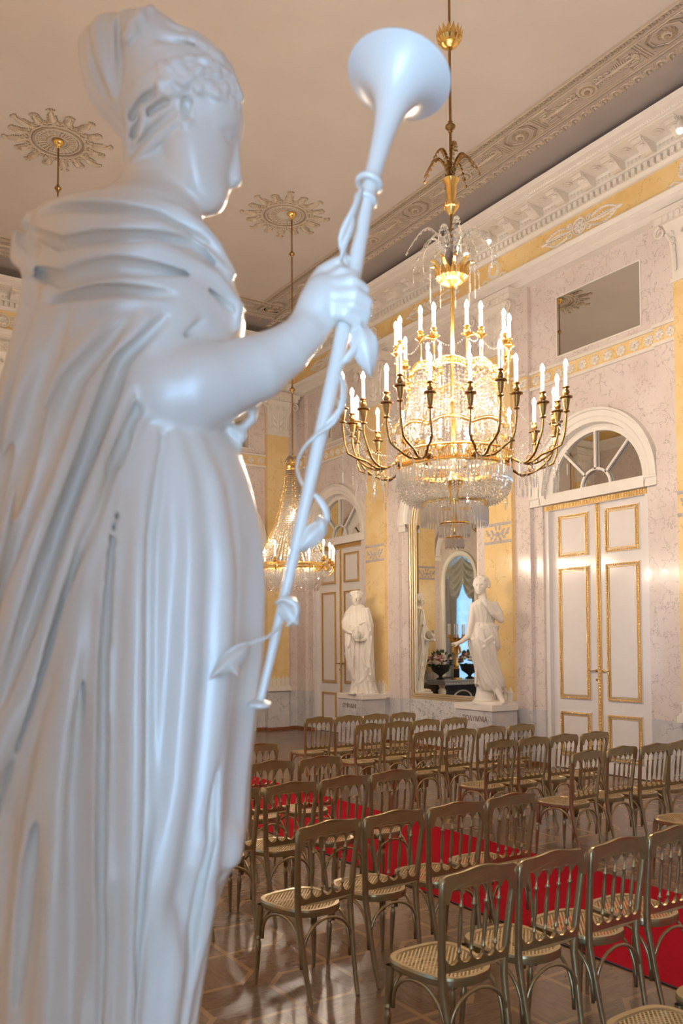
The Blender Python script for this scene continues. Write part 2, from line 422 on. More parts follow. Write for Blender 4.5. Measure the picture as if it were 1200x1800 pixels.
def pilaster_parts(mb, rel, c, hw, T):
    """yellow shaft, plinth, leaf ring, mid band, capital; mb = wall mesh, rel = relief mesh"""
    p = PY; u0, u1 = c-hw, c+hw
    mb.box((u0, -.3, 0), (u1, p+.012, .06), M_WOODB); mb.box((u0, -.3, .06), (u1, p, .85), M_GREY)
    mb.box((u0, -.3, .85), (u1, p, 7.42), M_YEL)
    rel.box((u0-.03, 0, .85), (u1+.03, p+.06, .93)); rel.box((u0-.015, 0, .93), (u1+.015, p+.035, .965))
    k_ = 5
    for i in range(k_):           # upright palmette leaves round the foot
        cu = u0+(i+.5)*(u1-u0)/k_; w = (u1-u0)/k_*.78
        rel.box((cu-w/2, p, .965), (cu+w/2, p+.014, 1.10))
        rel.extrude([(cu-w/2, 1.10), (cu+w/2, 1.10), (cu, 1.175)], p, p+.014, lambda a, b, t: (a, t, b))
        stroke(rel, [(cu, .98), (cu, 1.12)], .011, p+.014, None)
        for s_ in (-1, 1): stroke(rel, [(cu+s_*w*.36, .98), (cu+s_*w*.36, 1.07)], .008, p+.014, None)
    rel.box((u0, p, 1.085), (u1, p+.02, 1.105))
    for zb in (3.46, 3.745):      # two leaf bands with an ornament between
        k2 = 9
        for i in range(k2): leafblob(rel, u0+(i+.1)*(u1-u0)/k2, zb, p, .075, .05, .5, M_LILAC); leafblob(rel, u0+(i+.1)*(u1-u0)/k2, zb+.03, p, .075, .05, -.5, M_LILAC)
    z = 3.60
    rosette(rel, c, p, z, .045, M_LILAC, 6, .02)
    for s_ in (-1, 1):
        for j, (du, dz, an) in enumerate([(.05, 0, .1), (.09, .03, .6), (.10, -.03, -.5), (.16, .01, 0), (.20, .03, .7), (.03, .06, 1.3), (.02, -.05, -.6)]):
            leafblob(rel, c+s_*du, z+dz, p, .09, .05, an if s_ > 0 else PI-an, M_LILAC, .016)
        stroke(rel, [(c+s_*(.04+.02*j), z-.02+.025*math.sin(j*.9)) for j in range(11)], .008, p+.004, M_LILAC)
    # capital
    z0, z1 = 6.48, 7.36; w0, w1 = hw, hw+.10
    rel.box((c-w0-.015, -.02, z0), (c+w0+.015, p+.03, z0+.05))
    pts0 = []; n = 8
    prof = []
    for i in range(n+1):
        t = i/n; prof.append((w0+(.07*t**3), p+.01+.09*t**3, z0+.05+(z1-.17-z0)*t))
    for (wa, pa, za), (wb, pb, zb) in zip(prof, prof[1:]):
        rel.add([(c-wa, 0, za), (c-wa, pa, za), (c+wa, pa, za), (c+wa, 0, za), (c-wb, 0, zb), (c-wb, pb, zb), (c+wb, pb, zb), (c+wb, 0, zb)],
                [(0, 1, 5, 4), (1, 2, 6, 5), (2, 3, 7, 6)])
    rel.box((c-w1-.06, 0, z1-.12), (c+w1+.06, p+.16, z1-.04)); rel.box((c-w1-.09, 0, z1-.04), (c+w1+.09, p+.19, z1+.04))
    rosette(rel, c, p+.17, z1-.05, .075, None, 8, .04)
    for s_ in (-1, 1):             # corner volutes with their long stems, and inner helices
        stem = [(c+s_*(w0-.06+.10*t**3), z0+.14+(z1-.38-z0)*t) for t in [i/8 for i in range(9)]]
        rel.tube([(a, p+.03+.09*((b-z0)/.9)**3, b) for a, b in stem], [.016+.012*i/8 for i in range(9)], 6)
        vol = []
        for i in range(18):
            t = i/17; rr = .085*(1-t*.82); an = PI*.5+s_*(-1)*t*3.6*PI*.75
            vol.append((c+s_*(w1-.01)+rr*math.cos(an), p+.13, z1-.225+rr*math.sin(an)))
        rel.tube(vol, [.02*(1-.5*i/17) for i in range(18)], 6)
        for j in range(6): leafblob(rel, c+s_*(w0-.075), z0+.16+j*.085, p+.02+.01*j, .09, .05, PI/2-s_*.5, None, .02)
        vol2 = [(c+s_*(.075+.05*(1-t*.8)*math.cos(1.6+s_*-t*7)*1), p+.10, z1-.30+.05*(1-t*.8)*math.sin(1.6+s_*-t*7)) for t in [i/12 for i in range(13)]]
        rel.tube(vol2, .012, 6)
        for j in range(4):
            leafblob(rel, c+s_*(.03+.02*j), z0+.10+.13*j, p+.015, .14, .09, PI/2-s_*(.75-.1*j), None, .03)
        sc = [(c+s_*(.09+.055*(1-t*.75)*math.cos(t*8)), p+.03, z0+.17+.055*(1-t*.75)*math.sin(t*8)) for t in [i/14 for i in range(15)]]
        rel.tube(sc, .011, 5)
    for j in range(7): leafblob(rel, c, z0+.09+.09*j, p+.02, .11, .07, PI/2, None, .03)
    k_ = 9
    for i in range(k_): rel.tube([(c-w1+.02+(i+.5)*(2*w1-.04)/k_, p+.165, z1-.115), (c-w1+.02+(i+.5)*(2*w1-.04)/k_, p+.165, z1-.05)], .014, 5)

def rosette_band(wall, rel, u0, u1, p, n, p_pads=()):
    u0 += .004; u1 -= .004
    wall.box((u0, p-.1, 5.80), (u1, p+.012, 6.0), M_YEL)
    rel.box((u0, p-.1, 5.755), (u1, p+.05, 5.80)); rel.box((u0, p-.1, 6.0), (u1, p+.055, 6.04))
    for i in range(n): rosette(rel, u0+(i+.5)*(u1-u0)/n, p+.012, 5.90, .078, None, 8, .03)

# frame material sweep round a rectangle on a wall plane
def frame(mb, u0, u1, z0, z1, w, p0, p1, m):
    mb.box((u0, p0, z0), (u0+w, p1, z1), m); mb.box((u1-w, p0, z0), (u1, p1, z1), m)
    mb.box((u0+w, p0, z0), (u1-w, p1, z0+w), m); mb.box((u0+w, p0, z1-w), (u1-w, p1, z1), m)

NDOOR = [0]
def tmb(T): return MB(T)
def make_door(T, c, loc):
    """double door with gilded panels and a fanlight above"""
    NDOOR[0] += 1
    root = bpy.data.objects.new('door_%d' % NDOOR[0], None); COL.objects.link(root); root.location = loc
    root['kind'] = 'structure'
    def bld(mb, name, m, par=root, **kw):
        wl_ = Vector(loc) if par is root else Vector((0, 0, 0))
        if par is not root: wl_ = Vector(loc)
        return mb.build(name, m, par, loc=None, **kw)
    Tl = lambda u, p, z: tuple(Vector(T(u, p, z))-Vector(loc))
    H = 3.90; hw = .90
    f = MB(Tl)                                  # frame
    for s_ in (-1, 1): a, b = sorted((c+s_*.86, c+s_*.935)); f.box((a, PC-.12, 0), (b, PC+.05, SPR-.14))
    f.box((c-.935, PC-.12, H-.04), (c+.935, PC+.052, SPR-.14))
    f.build('door_frame', M_DOOR, root)
    g = MB(Tl); n = 70
    g.box((c-.93, PC+.05, 3.862), (c+.93, PC+.058, 3.94))
    for i in range(n): a = c-.93+(i+.15)*1.86/n; g.box((a, PC+.05, 3.868), (a+1.86/n*.6, PC+.075, 3.936))
    g.build('gilded_fluting', M_LEAF, root)
    for s_ in (1, -1):
        a0, a1 = (c-.86, c-.012) if s_ < 0 else (c-.012, c+.86)
        leaf = MB(Tl); leaf.box((a0, PC-.09, .01), (a1, PC-.03, H)); L = leaf.build('door_leaf', M_DOOR, root)
        pa, pb = (a0+.14, a1-.12) if s_ < 0 else (a0+.16, a1-.12)
        for z0, z1 in ((.19, .86), (1.03, 2.99), (3.13, 3.78)):
            pm = MB(Tl); pm.box((pa, PC-.03, z0), (pb, PC-.022, z1)); pm.box((pa+.075, PC-.03, z0+.075), (pb-.075, PC-.012, z1-.075))
            pn = pm.build('door_panel', M_DOOR, L)
            fm = MB(Tl); frame(fm, pa+.015, pb-.015, z0+.015, z1-.015, .028, PC-.022, PC-.002, None)
            frame(fm, pa+.055, pb-.055, z0+.055, z1-.055, .014, PC-.022, PC-.006, None)
            # beads of the carved moulding
            for (x0, y0, x1, y1) in ((pa+.03, z0+.03, pa+.03, z1-.03), (pb-.03, z0+.03, pb-.03, z1-.03), (pa+.03, z0+.03, pb-.03, z0+.03), (pa+.03, z1-.03, pb-.03, z1-.03)):
                ln = math.hypot(x1-x0, y1-y0); k_ = max(2, int(ln/.035))
                for i in range(k_):
                    t = (i+.5)/k_; fm.octa((x0+(x1-x0)*t, PC+.0, y0+(y1-y0)*t), .012, .014)
            fm.build('gilded_moulding', M_LEAF, pn)
        hd = MB(Tl); hu = c-.012 + s_*.065
        hd.lathe([(.022, 0), (.024, .008), (.01, .012), (.01, .045), (.0, .045)], (hu, PC-.03, 1.46), 10, None, Matrix.Rotation(-PI/2, 3, 'X') )
        hd.tube([(hu, PC+.012, 1.46), (hu+s_*.02, PC+.018, 1.462), (hu+s_*.06, PC+.016, 1.455), (hu+s_*.10, PC+.01, 1.462)], [.009, .010, .008, .006], 6)
        if s_ > 0: hd.lathe([(.020, 0), (.020, .008), (.0, .009)], (hu, PC-.03, 1.33), 10, None, Matrix.Rotation(-PI/2, 3, 'X'))
        hd.build('door_handle', M_BRONZE, L)
    mt = MB(Tl); mt.box((c-.040, PC-.03, .02), (c+.016, PC-.012, H)); k_ = 84
    for i in range(k_): mt.octa((c-.012, PC-.004, .05+(H-.08)*(i+.5)/k_), .016, .024)
    mt.tube([(c+.022, PC-.016, .02), (c+.022, PC-.016, H)], .007, 6)
    mt.build('meeting_moulding', M_LEAF, root)
    # fanlight
    fr = MB(Tl); zf = SPR+.03
    arch_sweep(fr, c, zf, .80, [(0, PC-.04), (.0, PC+.01), (.05, PC+.02), (.145, PC+.02), (.145, PC-.04)])
    fr.box((c-.94, PC-.10, SPR-.02), (c+.94, PC+.01, zf+.02))
    arch_sweep(fr, c, zf, .24, [(0, PC-.03), (0, PC+.008), (.035, PC+.008), (.035, PC-.03)])
    for an in (PI/4, PI/2, 3*PI/4):
        d = Vector((math.cos(an), math.sin(an))); q = Vector((-d.y, d.x))*.018
        a, b = d*.25, d*.82
        fr.extrude([(c+a.x+q.x, zf+a.y+q.y), (c+a.x-q.x, zf+a.y-q.y), (c+b.x-q.x, zf+b.y-q.y), (c+b.x+q.x, zf+b.y+q.y)], PC-.03, PC+.008, lambda x, z, t: (x, t, z))
    FR = fr.build('fanlight_frame', M_WHITE, root)
    gp = MB(Tl); gp.extrude([(c-.9, SPR-.02)]+arc(c, SPR, .9, PI, 0, 24)+[(c+.9, SPR-.02)], PC-.06, PC-.035, lambda x, z, t: (x, t, z))
    gp.build('fanlight_mirror', M_MIRROR, FR)
    return root

def make_mirror(T, c, loc, label):
    root = thing('wall_mirror', label, 'mirror', loc)
    Tl = lambda u, p, z: tuple(Vector(T(u, p, z))-Vector(loc))
    gp = MB(Tl); r = .86
    gp.extrude([(c-r, .88)]+arc(c, SPR, r, PI, 0, 30)+[(c+r, .88)], -.20, -.17, lambda x, z, t: (x, t, z))
    gp.build('mirror_glass', M_MIRROR, root)
    fm = MB(Tl)
    for dr, w, pp in ((-.02, .03, -.135), (.02, .032, -.115), (.062, .045, -.10)):
        prof = [(dr, -.19), (dr, pp-.01), (dr+w*.3, pp), (dr+w*.7, pp), (dr+w, pp-.01), (dr+w, -.19)]
        arch_sweep(fm, c, SPR, r, prof, .86)
        fm.box((c-r-dr-w, -.19, .86-.0), (c+r+dr+w, pp, .86+.0)) if False else None
    for j, (z0, z1, pp) in enumerate(((.86, .90, -.10), (.905, .935, -.115), (.94, .965, -.135))):
        fm.box((c-r-.10+.04*j, -.19, z0), (c+r+.10-.04*j, pp, z1))
    fm.build('gilt_frame', M_PALEG, root, smooth=False)
    return root

def overdoor_mirror(T, c, loc, label):
    root = thing('overdoor_mirror', label, 'mirror', loc)
    Tl = lambda u, p, z: tuple(Vector(T(u, p, z))-Vector(loc))
    g = MB(Tl); g.box((c-.73, PB+.002, 6.16), (c+.73, PB+.006, 7.04)); g.build('mirror_glass', M_MIRROR, root)
    f = MB(Tl); frame(f, c-.75, c+.75, 6.14, 7.06, .018, PB, PB+.012, None); f.build('mirror_edge', M_WHITE, root)

def entablature(T, u0, u1, name_n, frieze_c, mod_off=0.0):
    wal = MB(T)
    def prof(pts, m):
        n = len(pts); wal.add([(u0, a, b) for a, b in pts]+[(u1, a, b) for a, b in pts], [(i, i+1, n+i+1, n+i) for i in range(n-1)]+[tuple(range(n-1, -1, -1)), tuple(range(n, 2*n))], m)
    prof([(-.3, 7.40), (.09, 7.40), (.09, 7.49), (.115, 7.495), (.115, 7.58), (.13, 7.585), (.13, 7.61), (.175, 7.655), (.175, 7.67), (-.3, 7.67)], M_WHITE)
    prof([(-.3, 7.67), (.09, 7.67), (.09, 8.04), (-.3, 8.04)], M_YELF)
    prof([(-.3, 8.03), (.13, 8.03), (.13, 8.05), (.165, 8.085), (.165, 8.165), (.24, 8.17), (.24, 8.18), (.26, 8.19), (.26, 8.26), (.29, 8.285), (.66, 8.29), (.66, 8.305), (.70, 8.31), (.72, 8.325), (.79, 8.34), (.84, 8.37), (.85, 8.38), (-.3, 8.38)], M_WHITE)
    wal.build('trim_%d' % name_n, None, kind='structure')
    den = MB(T); k_ = int((u1-u0)/.0985)
    for i in range(k_): a = u0+i*.0985; den.box((a, .16, 8.088), (a+.056, .225, 8.162))
    k_ = int((u1-u0)/.035)
    for i in range(k_): den.octa((u0+(i+.5)*.035, .715, 8.318), .012, .010)
    den.build('trim_%d' % (name_n+1), M_WHITE, kind='structure')
    mo = MB(T); a = u0+mod_off
    while a < u1-.1:
        w = .075       # scrolled bracket
        pr = [(.25, 8.295), (.56, 8.295), (.585, 8.275), (.58, 8.25), (.555, 8.238), (.52, 8.243), (.47, 8.232), (.42, 8.20), (.38, 8.170), (.34, 8.158), (.29, 8.165), (.25, 8.19)]
        mo.extrude(pr, a-w, a+w, lambda p, z, t: (t, p, z))
        mo.box((a-w-.015, .25, 8.278), (a+w+.015, .62, 8.292))
        for j in range(4): leafblob(mo, a-.06+.0*j, 8.215, .29+.07*j, .10, .055, .9-.3*j, None, .03)
        sc = [(a+w+.004, (.53+.038*(1-t*.8)*math.cos(t*9)), 8.262+.022*(1-t*.8)*math.sin(t*9)) for t in [i/12 for i in range(13)]]
        mo.tube(sc, .008, 5)
        sc = [(a-w-.004, x, z) for _, x, z in sc]; mo.tube(sc, .008, 5)
        # rosette of the soffit, between brackets
        b = a+.2425; n = 16
        for rr, zz in ((.075, 8.272), (.045, 8.258)):
            mo.lathe([(rr, 0), (rr*.8, .02)], (b, .48, zz), n)
        for j in range(5): leafblob(mo, b-.12+.06*j, 8.205, .265, .05, .03, PI/2, None, .02)
        a += .485
    mo.build('trim_%d' % (name_n+2), M_RELIEF, kind='structure')
    # frieze ornament: wreaths over pilasters, candelabra scrolls over the openings
    fr = MB(T); p = .09
    for c, kind in frieze_c:
        z = 7.85
        if kind == 'w':
            n = 22
            for i in range(n):
                an = 2*PI*i/n; leafblob(fr, c+.10*math.cos(an), z+.03+.115*math.sin(an), p, .06, .045, an+PI/2+.3, None, .025); leafblob(fr, c+.10*math.cos(an), z+.03+.115*math.sin(an), p, .06, .04, an+PI/2-.5, None, .025)
            for s_ in (-1, 1):
                stroke(fr, [(c+s_*(.01+.045*j), z-.11-.03*math.sin(j*1.1)) for j in range(6)], .017, p, None)
                leafblob(fr, c+s_*.20, z-.12, p, .08, .04, .3 if s_ > 0 else PI-.3, None)
        else:
            rosette(fr, c, p, z, .10, None, 8, .03)
            n = 26; fr.tube([(c+.115*math.cos(2*PI*i/n), p+.01, z+.115*math.sin(2*PI*i/n)) for i in range(n)], .014, 6, closed=True)
            for s_ in (-1, 1):
                fl_ = (lambda a: a) if s_ > 0 else (lambda a: PI-a)
                fr.tube([(c+s_*.12, p+.01, z), (c+s_*.62, p+.01, z)], [.014, .007], 6)
                leafblob(fr, c+s_*.62, z, p, .13, .06, fl_(0), None, .02)
                for q in (-1, 1):
                    sc = [(c+s_*(.17+.05*(1-t*.7)*math.cos(t*8)), p+.008, z+q*(.06+.05*(1-t*.7)*math.sin(t*8))) for t in [i/14 for i in range(15)]]
                    fr.tube(sc, .012, 5)
                    for j in range(9):
                        uu = .22+.045*j; hh = .075*math.sin(PI*(j+1)/10)+.02
                        leafblob(fr, c+s_*uu, z+q*hh, p, .07, .042, fl_(q*(.9-.14*j)), None, .024)
                        leafblob(fr, c+s_*uu, z+q*hh*.45, p, .055, .03, fl_(-q*.5), None, .02)
            for q in (-1, 1): leafblob(fr, c, z+q*.11, p, .06, .05, q*PI/2, None, .02)
    fr.build('trim_%d' % (name_n+3), M_RELIEF, kind='structure')

def bay_common(wall, rel, T, c, kind, idx):
    arch_bay(wall, c, .935, 1.13, PB)
    archivolt(rel, c)
    for s_ in (-1, 1): a, b = sorted((c+s_*.93, c+s_*1.135)); impost(rel, a, b, PB)
    rosette_band(wall, rel, c-1.13, c+1.13, PB, 10)

# ---- right wall
wr = MB(T_R); rr_ = MB(T_R); rr_.mat(M_RELIEF)
D1, MC, D2 = 7.985, 11.31, 14.70
for c in (D1, MC, D2, 4.60, 1.20): bay_common(wr, rr_, T_R, c, '', 0)
strips = [(9.115, 9.44), (10.06, 10.38-.2+.0), (12.44, 12.80), (13.41, 13.57), (15.83, YE+.3), (6.667, 6.855), (5.73, 6.05), (3.10, 3.47), (2.33, 2.65), (-.25, .07)]
strips = [(9.115, 9.44), (10.06, 10.18), (12.44, 12.80), (13.41, 13.57), (15.83, YE+.3), (6.505, 6.855), (5.73, 5.885), (3.10, 3.47), (2.33, 2.48), (-.5, .07)]
for a, b in strips:
    wallbox(wr, a, b, 0); rosette_band(wr, rr_, a, b, 0, 2 if b-a > .3 else 1)
PIL_R = [9.75, 13.105, 6.195, 2.79]
for c in PIL_R: pilaster_parts(wr, rr_, c, .31 if c != 2.79 else .31, T_R)
wallbox(wr, YN-.3, -.5, 0)
# backing behind the door and mirror niches
wr.box((YN, -.40, 0), (YE+.3, -.34, 7.42), M_PINK)
for c in (MC, 4.60): wr.box((c-.935, -.34, .06), (c+.935, -.10, .86), M_WVEIN); wr.box((c-.935, -.34, 0), (c+.935, -.085, .06), M_WOODB)
wr.build('wall_right', None, kind='structure')
rr_.build('trim_1', M_RELIEF, kind='structure')
for c in (D1, D2, 1.20):
    # impost cornice running across the door head
    mb = MB(T_R); impost(mb, c-.94, c+.94, PC+.02); mb.build('trim_%d' % (60+int(c)), M_WHITE, kind='structure')
make_door(T_R, D1, (XA-PC, D1, 0)); make_door(T_R, D2, (XA-PC, D2, 0))
make_mirror(T_R, MC, (XA+.15, MC, .86), 'tall arched wall mirror in a pale gold frame between the two white statues')
overdoor_mirror(T_R, 7.84, (XA+.07, 7.84, 6.14), 'plain rectangular mirror panel high above the right white double door')
overdoor_mirror(T_R, D2, (XA+.07, D2, 6.14), 'plain rectangular mirror panel high above the far white double door')
entablature(T_R, YN, YE+.25, 10, [(D1, 's'), (9.75, 'w'), (MC, 's'), (13.1, 'w'), (D2, 's'), (6.25, 'w'), (4.6, 's')], (6.645-YN) % .485)

# ---- end wall
we = MB(T_E); re_ = MB(T_E); re_.mat(M_RELIEF)
EC = 4.70
ED = [(7.60, 's'), (1.80, 's')]
for c in (EC, 7.60, 1.80): bay_common(we, re_, T_E, c, '', 0)
for a, b in [(9.25, XA+.3), (8.73, 8.74), (6.42+.0, 6.47), (5.83, 5.9), (XL-.3, .15), (3.5, 3.57), (2.93, 2.95)]:
    wallbox(we, a, b, 0)
for c, hw in ((8.99, .265), (6.15, .26), (3.25, .26), (.42, .26)): pilaster_parts(we, re_, c, hw, T_E)
we.box((XL-.3, -.40, 0), (XA+.3, -.34, 7.42), M_PINK)
we.box((EC-.935, -.34, .06), (EC+.935, -.10, .86), M_WVEIN)
we.build('wall_end', None, kind='structure'); re_.build('trim_2', M_RELIEF, kind='structure')
make_door(T_E, 7.60, (7.60, YE-PC, 0)); make_door(T_E, 1.80, (1.80, YE-PC, 0))
mb = MB(T_E); impost(mb, 7.6-.94, 7.6+.94, PC+.02); impost(mb, 1.8-.94, 1.8+.94, PC+.02); mb.build('trim_70', M_WHITE, kind='structure')
make_mirror(T_E, EC, (EC, YE+.15, .86), 'tall arched gold-framed mirror on the end wall, reflected beside the dancing statue')
overdoor_mirror(T_E, 7.60, (7.60, YE+.07, 6.14), 'dark edged rectangular mirror panel above the door on the end wall behind the trumpet statue')
entablature(T_E, XL-.2, XA+.25, 20, [(EC, 's'), (8.99, 'w'), (7.6, 's'), (6.15, 'w'), (3.2, 's'), (1.6, 'w')], .3)

# ---- left wall with the windows, near wall
wl_ = MB(T_L); rl = MB(T_L)
edges = [YN]+[e for wy in WIN_Y for e in (wy-.75, wy+.75)]+[YE+.3]
for i in range(0, len(edges), 2): wallbox(wl_, edges[i], edges[i+1], 0, back=-.6)
for wy in WIN_Y:
    wl_.box((wy-.75, -.6, 0), (wy+.75, -.45, .45), M_GREY)
    n = 24; a = arc(wy, SPR+.1, .75, PI, 0, n); top = 5.15
    b = [(wy-.75+1.5*i/n, top) for i in range(n+1)]
    wl_.strip([(x, 0, z) for x, z in a], [(x, 0, z) for x, z in b], M_PINK); wl_.strip([(x, 0, z) for x, z in a], [(x, -.6, z) for x, z in a], M_WHITE)
    wl_.strip([(x, -.6, z) for x, z in a], [(x, -.6, z) for x, z in b], M_PINK)
    wl_.box((wy-.75, -.6, top), (wy+.75, 0, 7.42), M_PINK)
    arch_sweep(rl, wy, SPR+.1, .75, [(0, -.02), (0, .03), (.06, .05), (.16, .06), (.18, -.02)], .06)
for i in range(len(WIN_Y)-1):
    c = (WIN_Y[i]+WIN_Y[i+1])/2
    wl_.box((c-.35, 0, .85), (c+.35, .06, 7.42), M_YEL)
wl_.build('wall_left', None, kind='structure'); rl.build('trim_3', M_WHITE, kind='structure')
entablature(T_L, YN, YE+.2, 30, [(3.3, 's'), (7.0, 's'), (10.7, 's'), (1.45, 'w'), (5.15, 'w'), (8.85, 'w')], .2)
wn = MB(T_N); wallbox(wn, XL-.3, XA+.3, 0)
for c in (1.2, 4.7, 8.2): wn.box((c-.35, 0, .85), (c+.35, .06, 7.42), M_YEL)
wn.build('wall_near', None, kind='structure')
entablature(T_N, XL-.2, XA+.2, 40, [(4.7, 's')], .2)

for i, wy in enumerate(WIN_Y):
    root = bpy.data.objects.new('window_%d' % (i+1), None); COL.objects.link(root); root['kind'] = 'structure'; root.location = (XL-.55, wy, .45)
    Tl = lambda u, p, z: (p+.55, u-0, z-.45)
    f = MB(Tl); zs = SPR+.1
    arch_sweep(f, 0, zs, .68, [(0, -.58), (0, -.52), (.08, -.52), (.08, -.58)], .45)
    f.box((-.02-.03, -.58, .45), (.05, -.52, zs+.7)); f.box((-.7, -.58, zs-.05), (.7, -.52, zs+.02)); f.box((-.7, -.57, 2.3), (.7, -.53, 2.35)); f.box((-.7, -.58, .45), (.7, -.50, .53))
    f.box((-.78, -.58, .42), (.78, .05, .46))
    f.build('window_frame', M_WHITE, root)
    g = MB(Tl); g.extrude([(-.7, .5)]+arc(0, zs, .7, PI, 0, 20)+[(.7, .5)], -.56, -.555, lambda x, z, t: (x, t, z)); g.build('window_pane', M_GLASS, root)

# swagged curtains, one set per window except the one beside the camera
def curtain_set():
    c = thing('window_curtain', '', 'curtain', (XL-.22, 0, .3))
    sheer = MB(); nu, nz = 70, 90; vs = []
    for j in range(nz+1):
        for i in range(nu+1):
            u = -.74+1.48*i/nu; z = .62+4.25*j/nz
            col_ = (u+.74)/.37; sag = .16*abs(math.sin(PI*col_)); ph = (z*2.6-sag*2.6)
            x = -.12+.05*math.sin(2*PI*ph)*(.3+.7*abs(math.sin(PI*col_)))+.02*math.sin(u*60)
            vs.append((x, u, z-sag))
    sheer.add(vs, [(j*(nu+1)+i, j*(nu+1)+i+1, (j+1)*(nu+1)+i+1, (j+1)*(nu+1)+i) for j in range(nz) for i in range(nu)])
    sheer.build('festoon_blind', M_SHEER, c, smooth=True)
    val = MB()
    for s_ in (-1, 1):
        nu, nv = 30, 56; vs = []
        for j in range(nv+1):
            t = j/nv
            for i in range(nu+1):
                a = i/nu; u0, z0, u1, z1 = 0.0, 4.45+.15*(1-t), .72, 3.75
                u = u0+(u1-u0)*a; z = (4.93-t*.95)*(1-a)+(4.55-t*.75)*a - (.10+.85*t)*4*a*(1-a)*.50
                x = .10+.06*math.sin(t*30)*math.sin(PI*a)+.05*math.sin(PI*a)
                vs.append((x, s_*u, z))
        val.add(vs, [(j*(nu+1)+i, j*(nu+1)+i+1, (j+1)*(nu+1)+i+1, (j+1)*(nu+1)+i) for j in range(nv) for i in range(nu)])
    val.build('swag_valance', M_DRAPE, c, smooth=True)
    for s_ in (-1, 1):
        d = MB(); nu, nz = 40, 30; vs = []
        for j in range(nz+1):
            z = .1+3.9*j/nz
            for i in range(nu+1):
                a = i/nu; w = .26+.10*(z/4)**2; u = .74-w*a
                vs.append((.02+.035*math.sin(a*30+z*.6), s_*u, z))
        d.add(vs, [(j*(nu+1)+i, j*(nu+1)+i+1, (j+1)*(nu+1)+i+1, (j+1)*(nu+1)+i) for j in range(nz) for i in range(nu)])
        d.build('side_drape', M_DRAPE, c, smooth=True)
    return c
cur = curtain_set()
for i, wy in enumerate(WIN_Y[1:]):
    o = cur if i == 0 else copy_tree(cur)
    o.location = (XL-.22, wy, 0)
    o['label'] = ['grey swagged curtain and pale blind in the window nearest the trumpet statue', 'grey swagged curtain and pale blind in the window level with the right door',
                  'grey swagged curtain and pale blind seen reflected in the arched mirror', 'grey swagged curtain and pale blind in the window nearest the end wall'][i]
    o['group'] = 'window curtains'
bpy.context.view_layer.update()

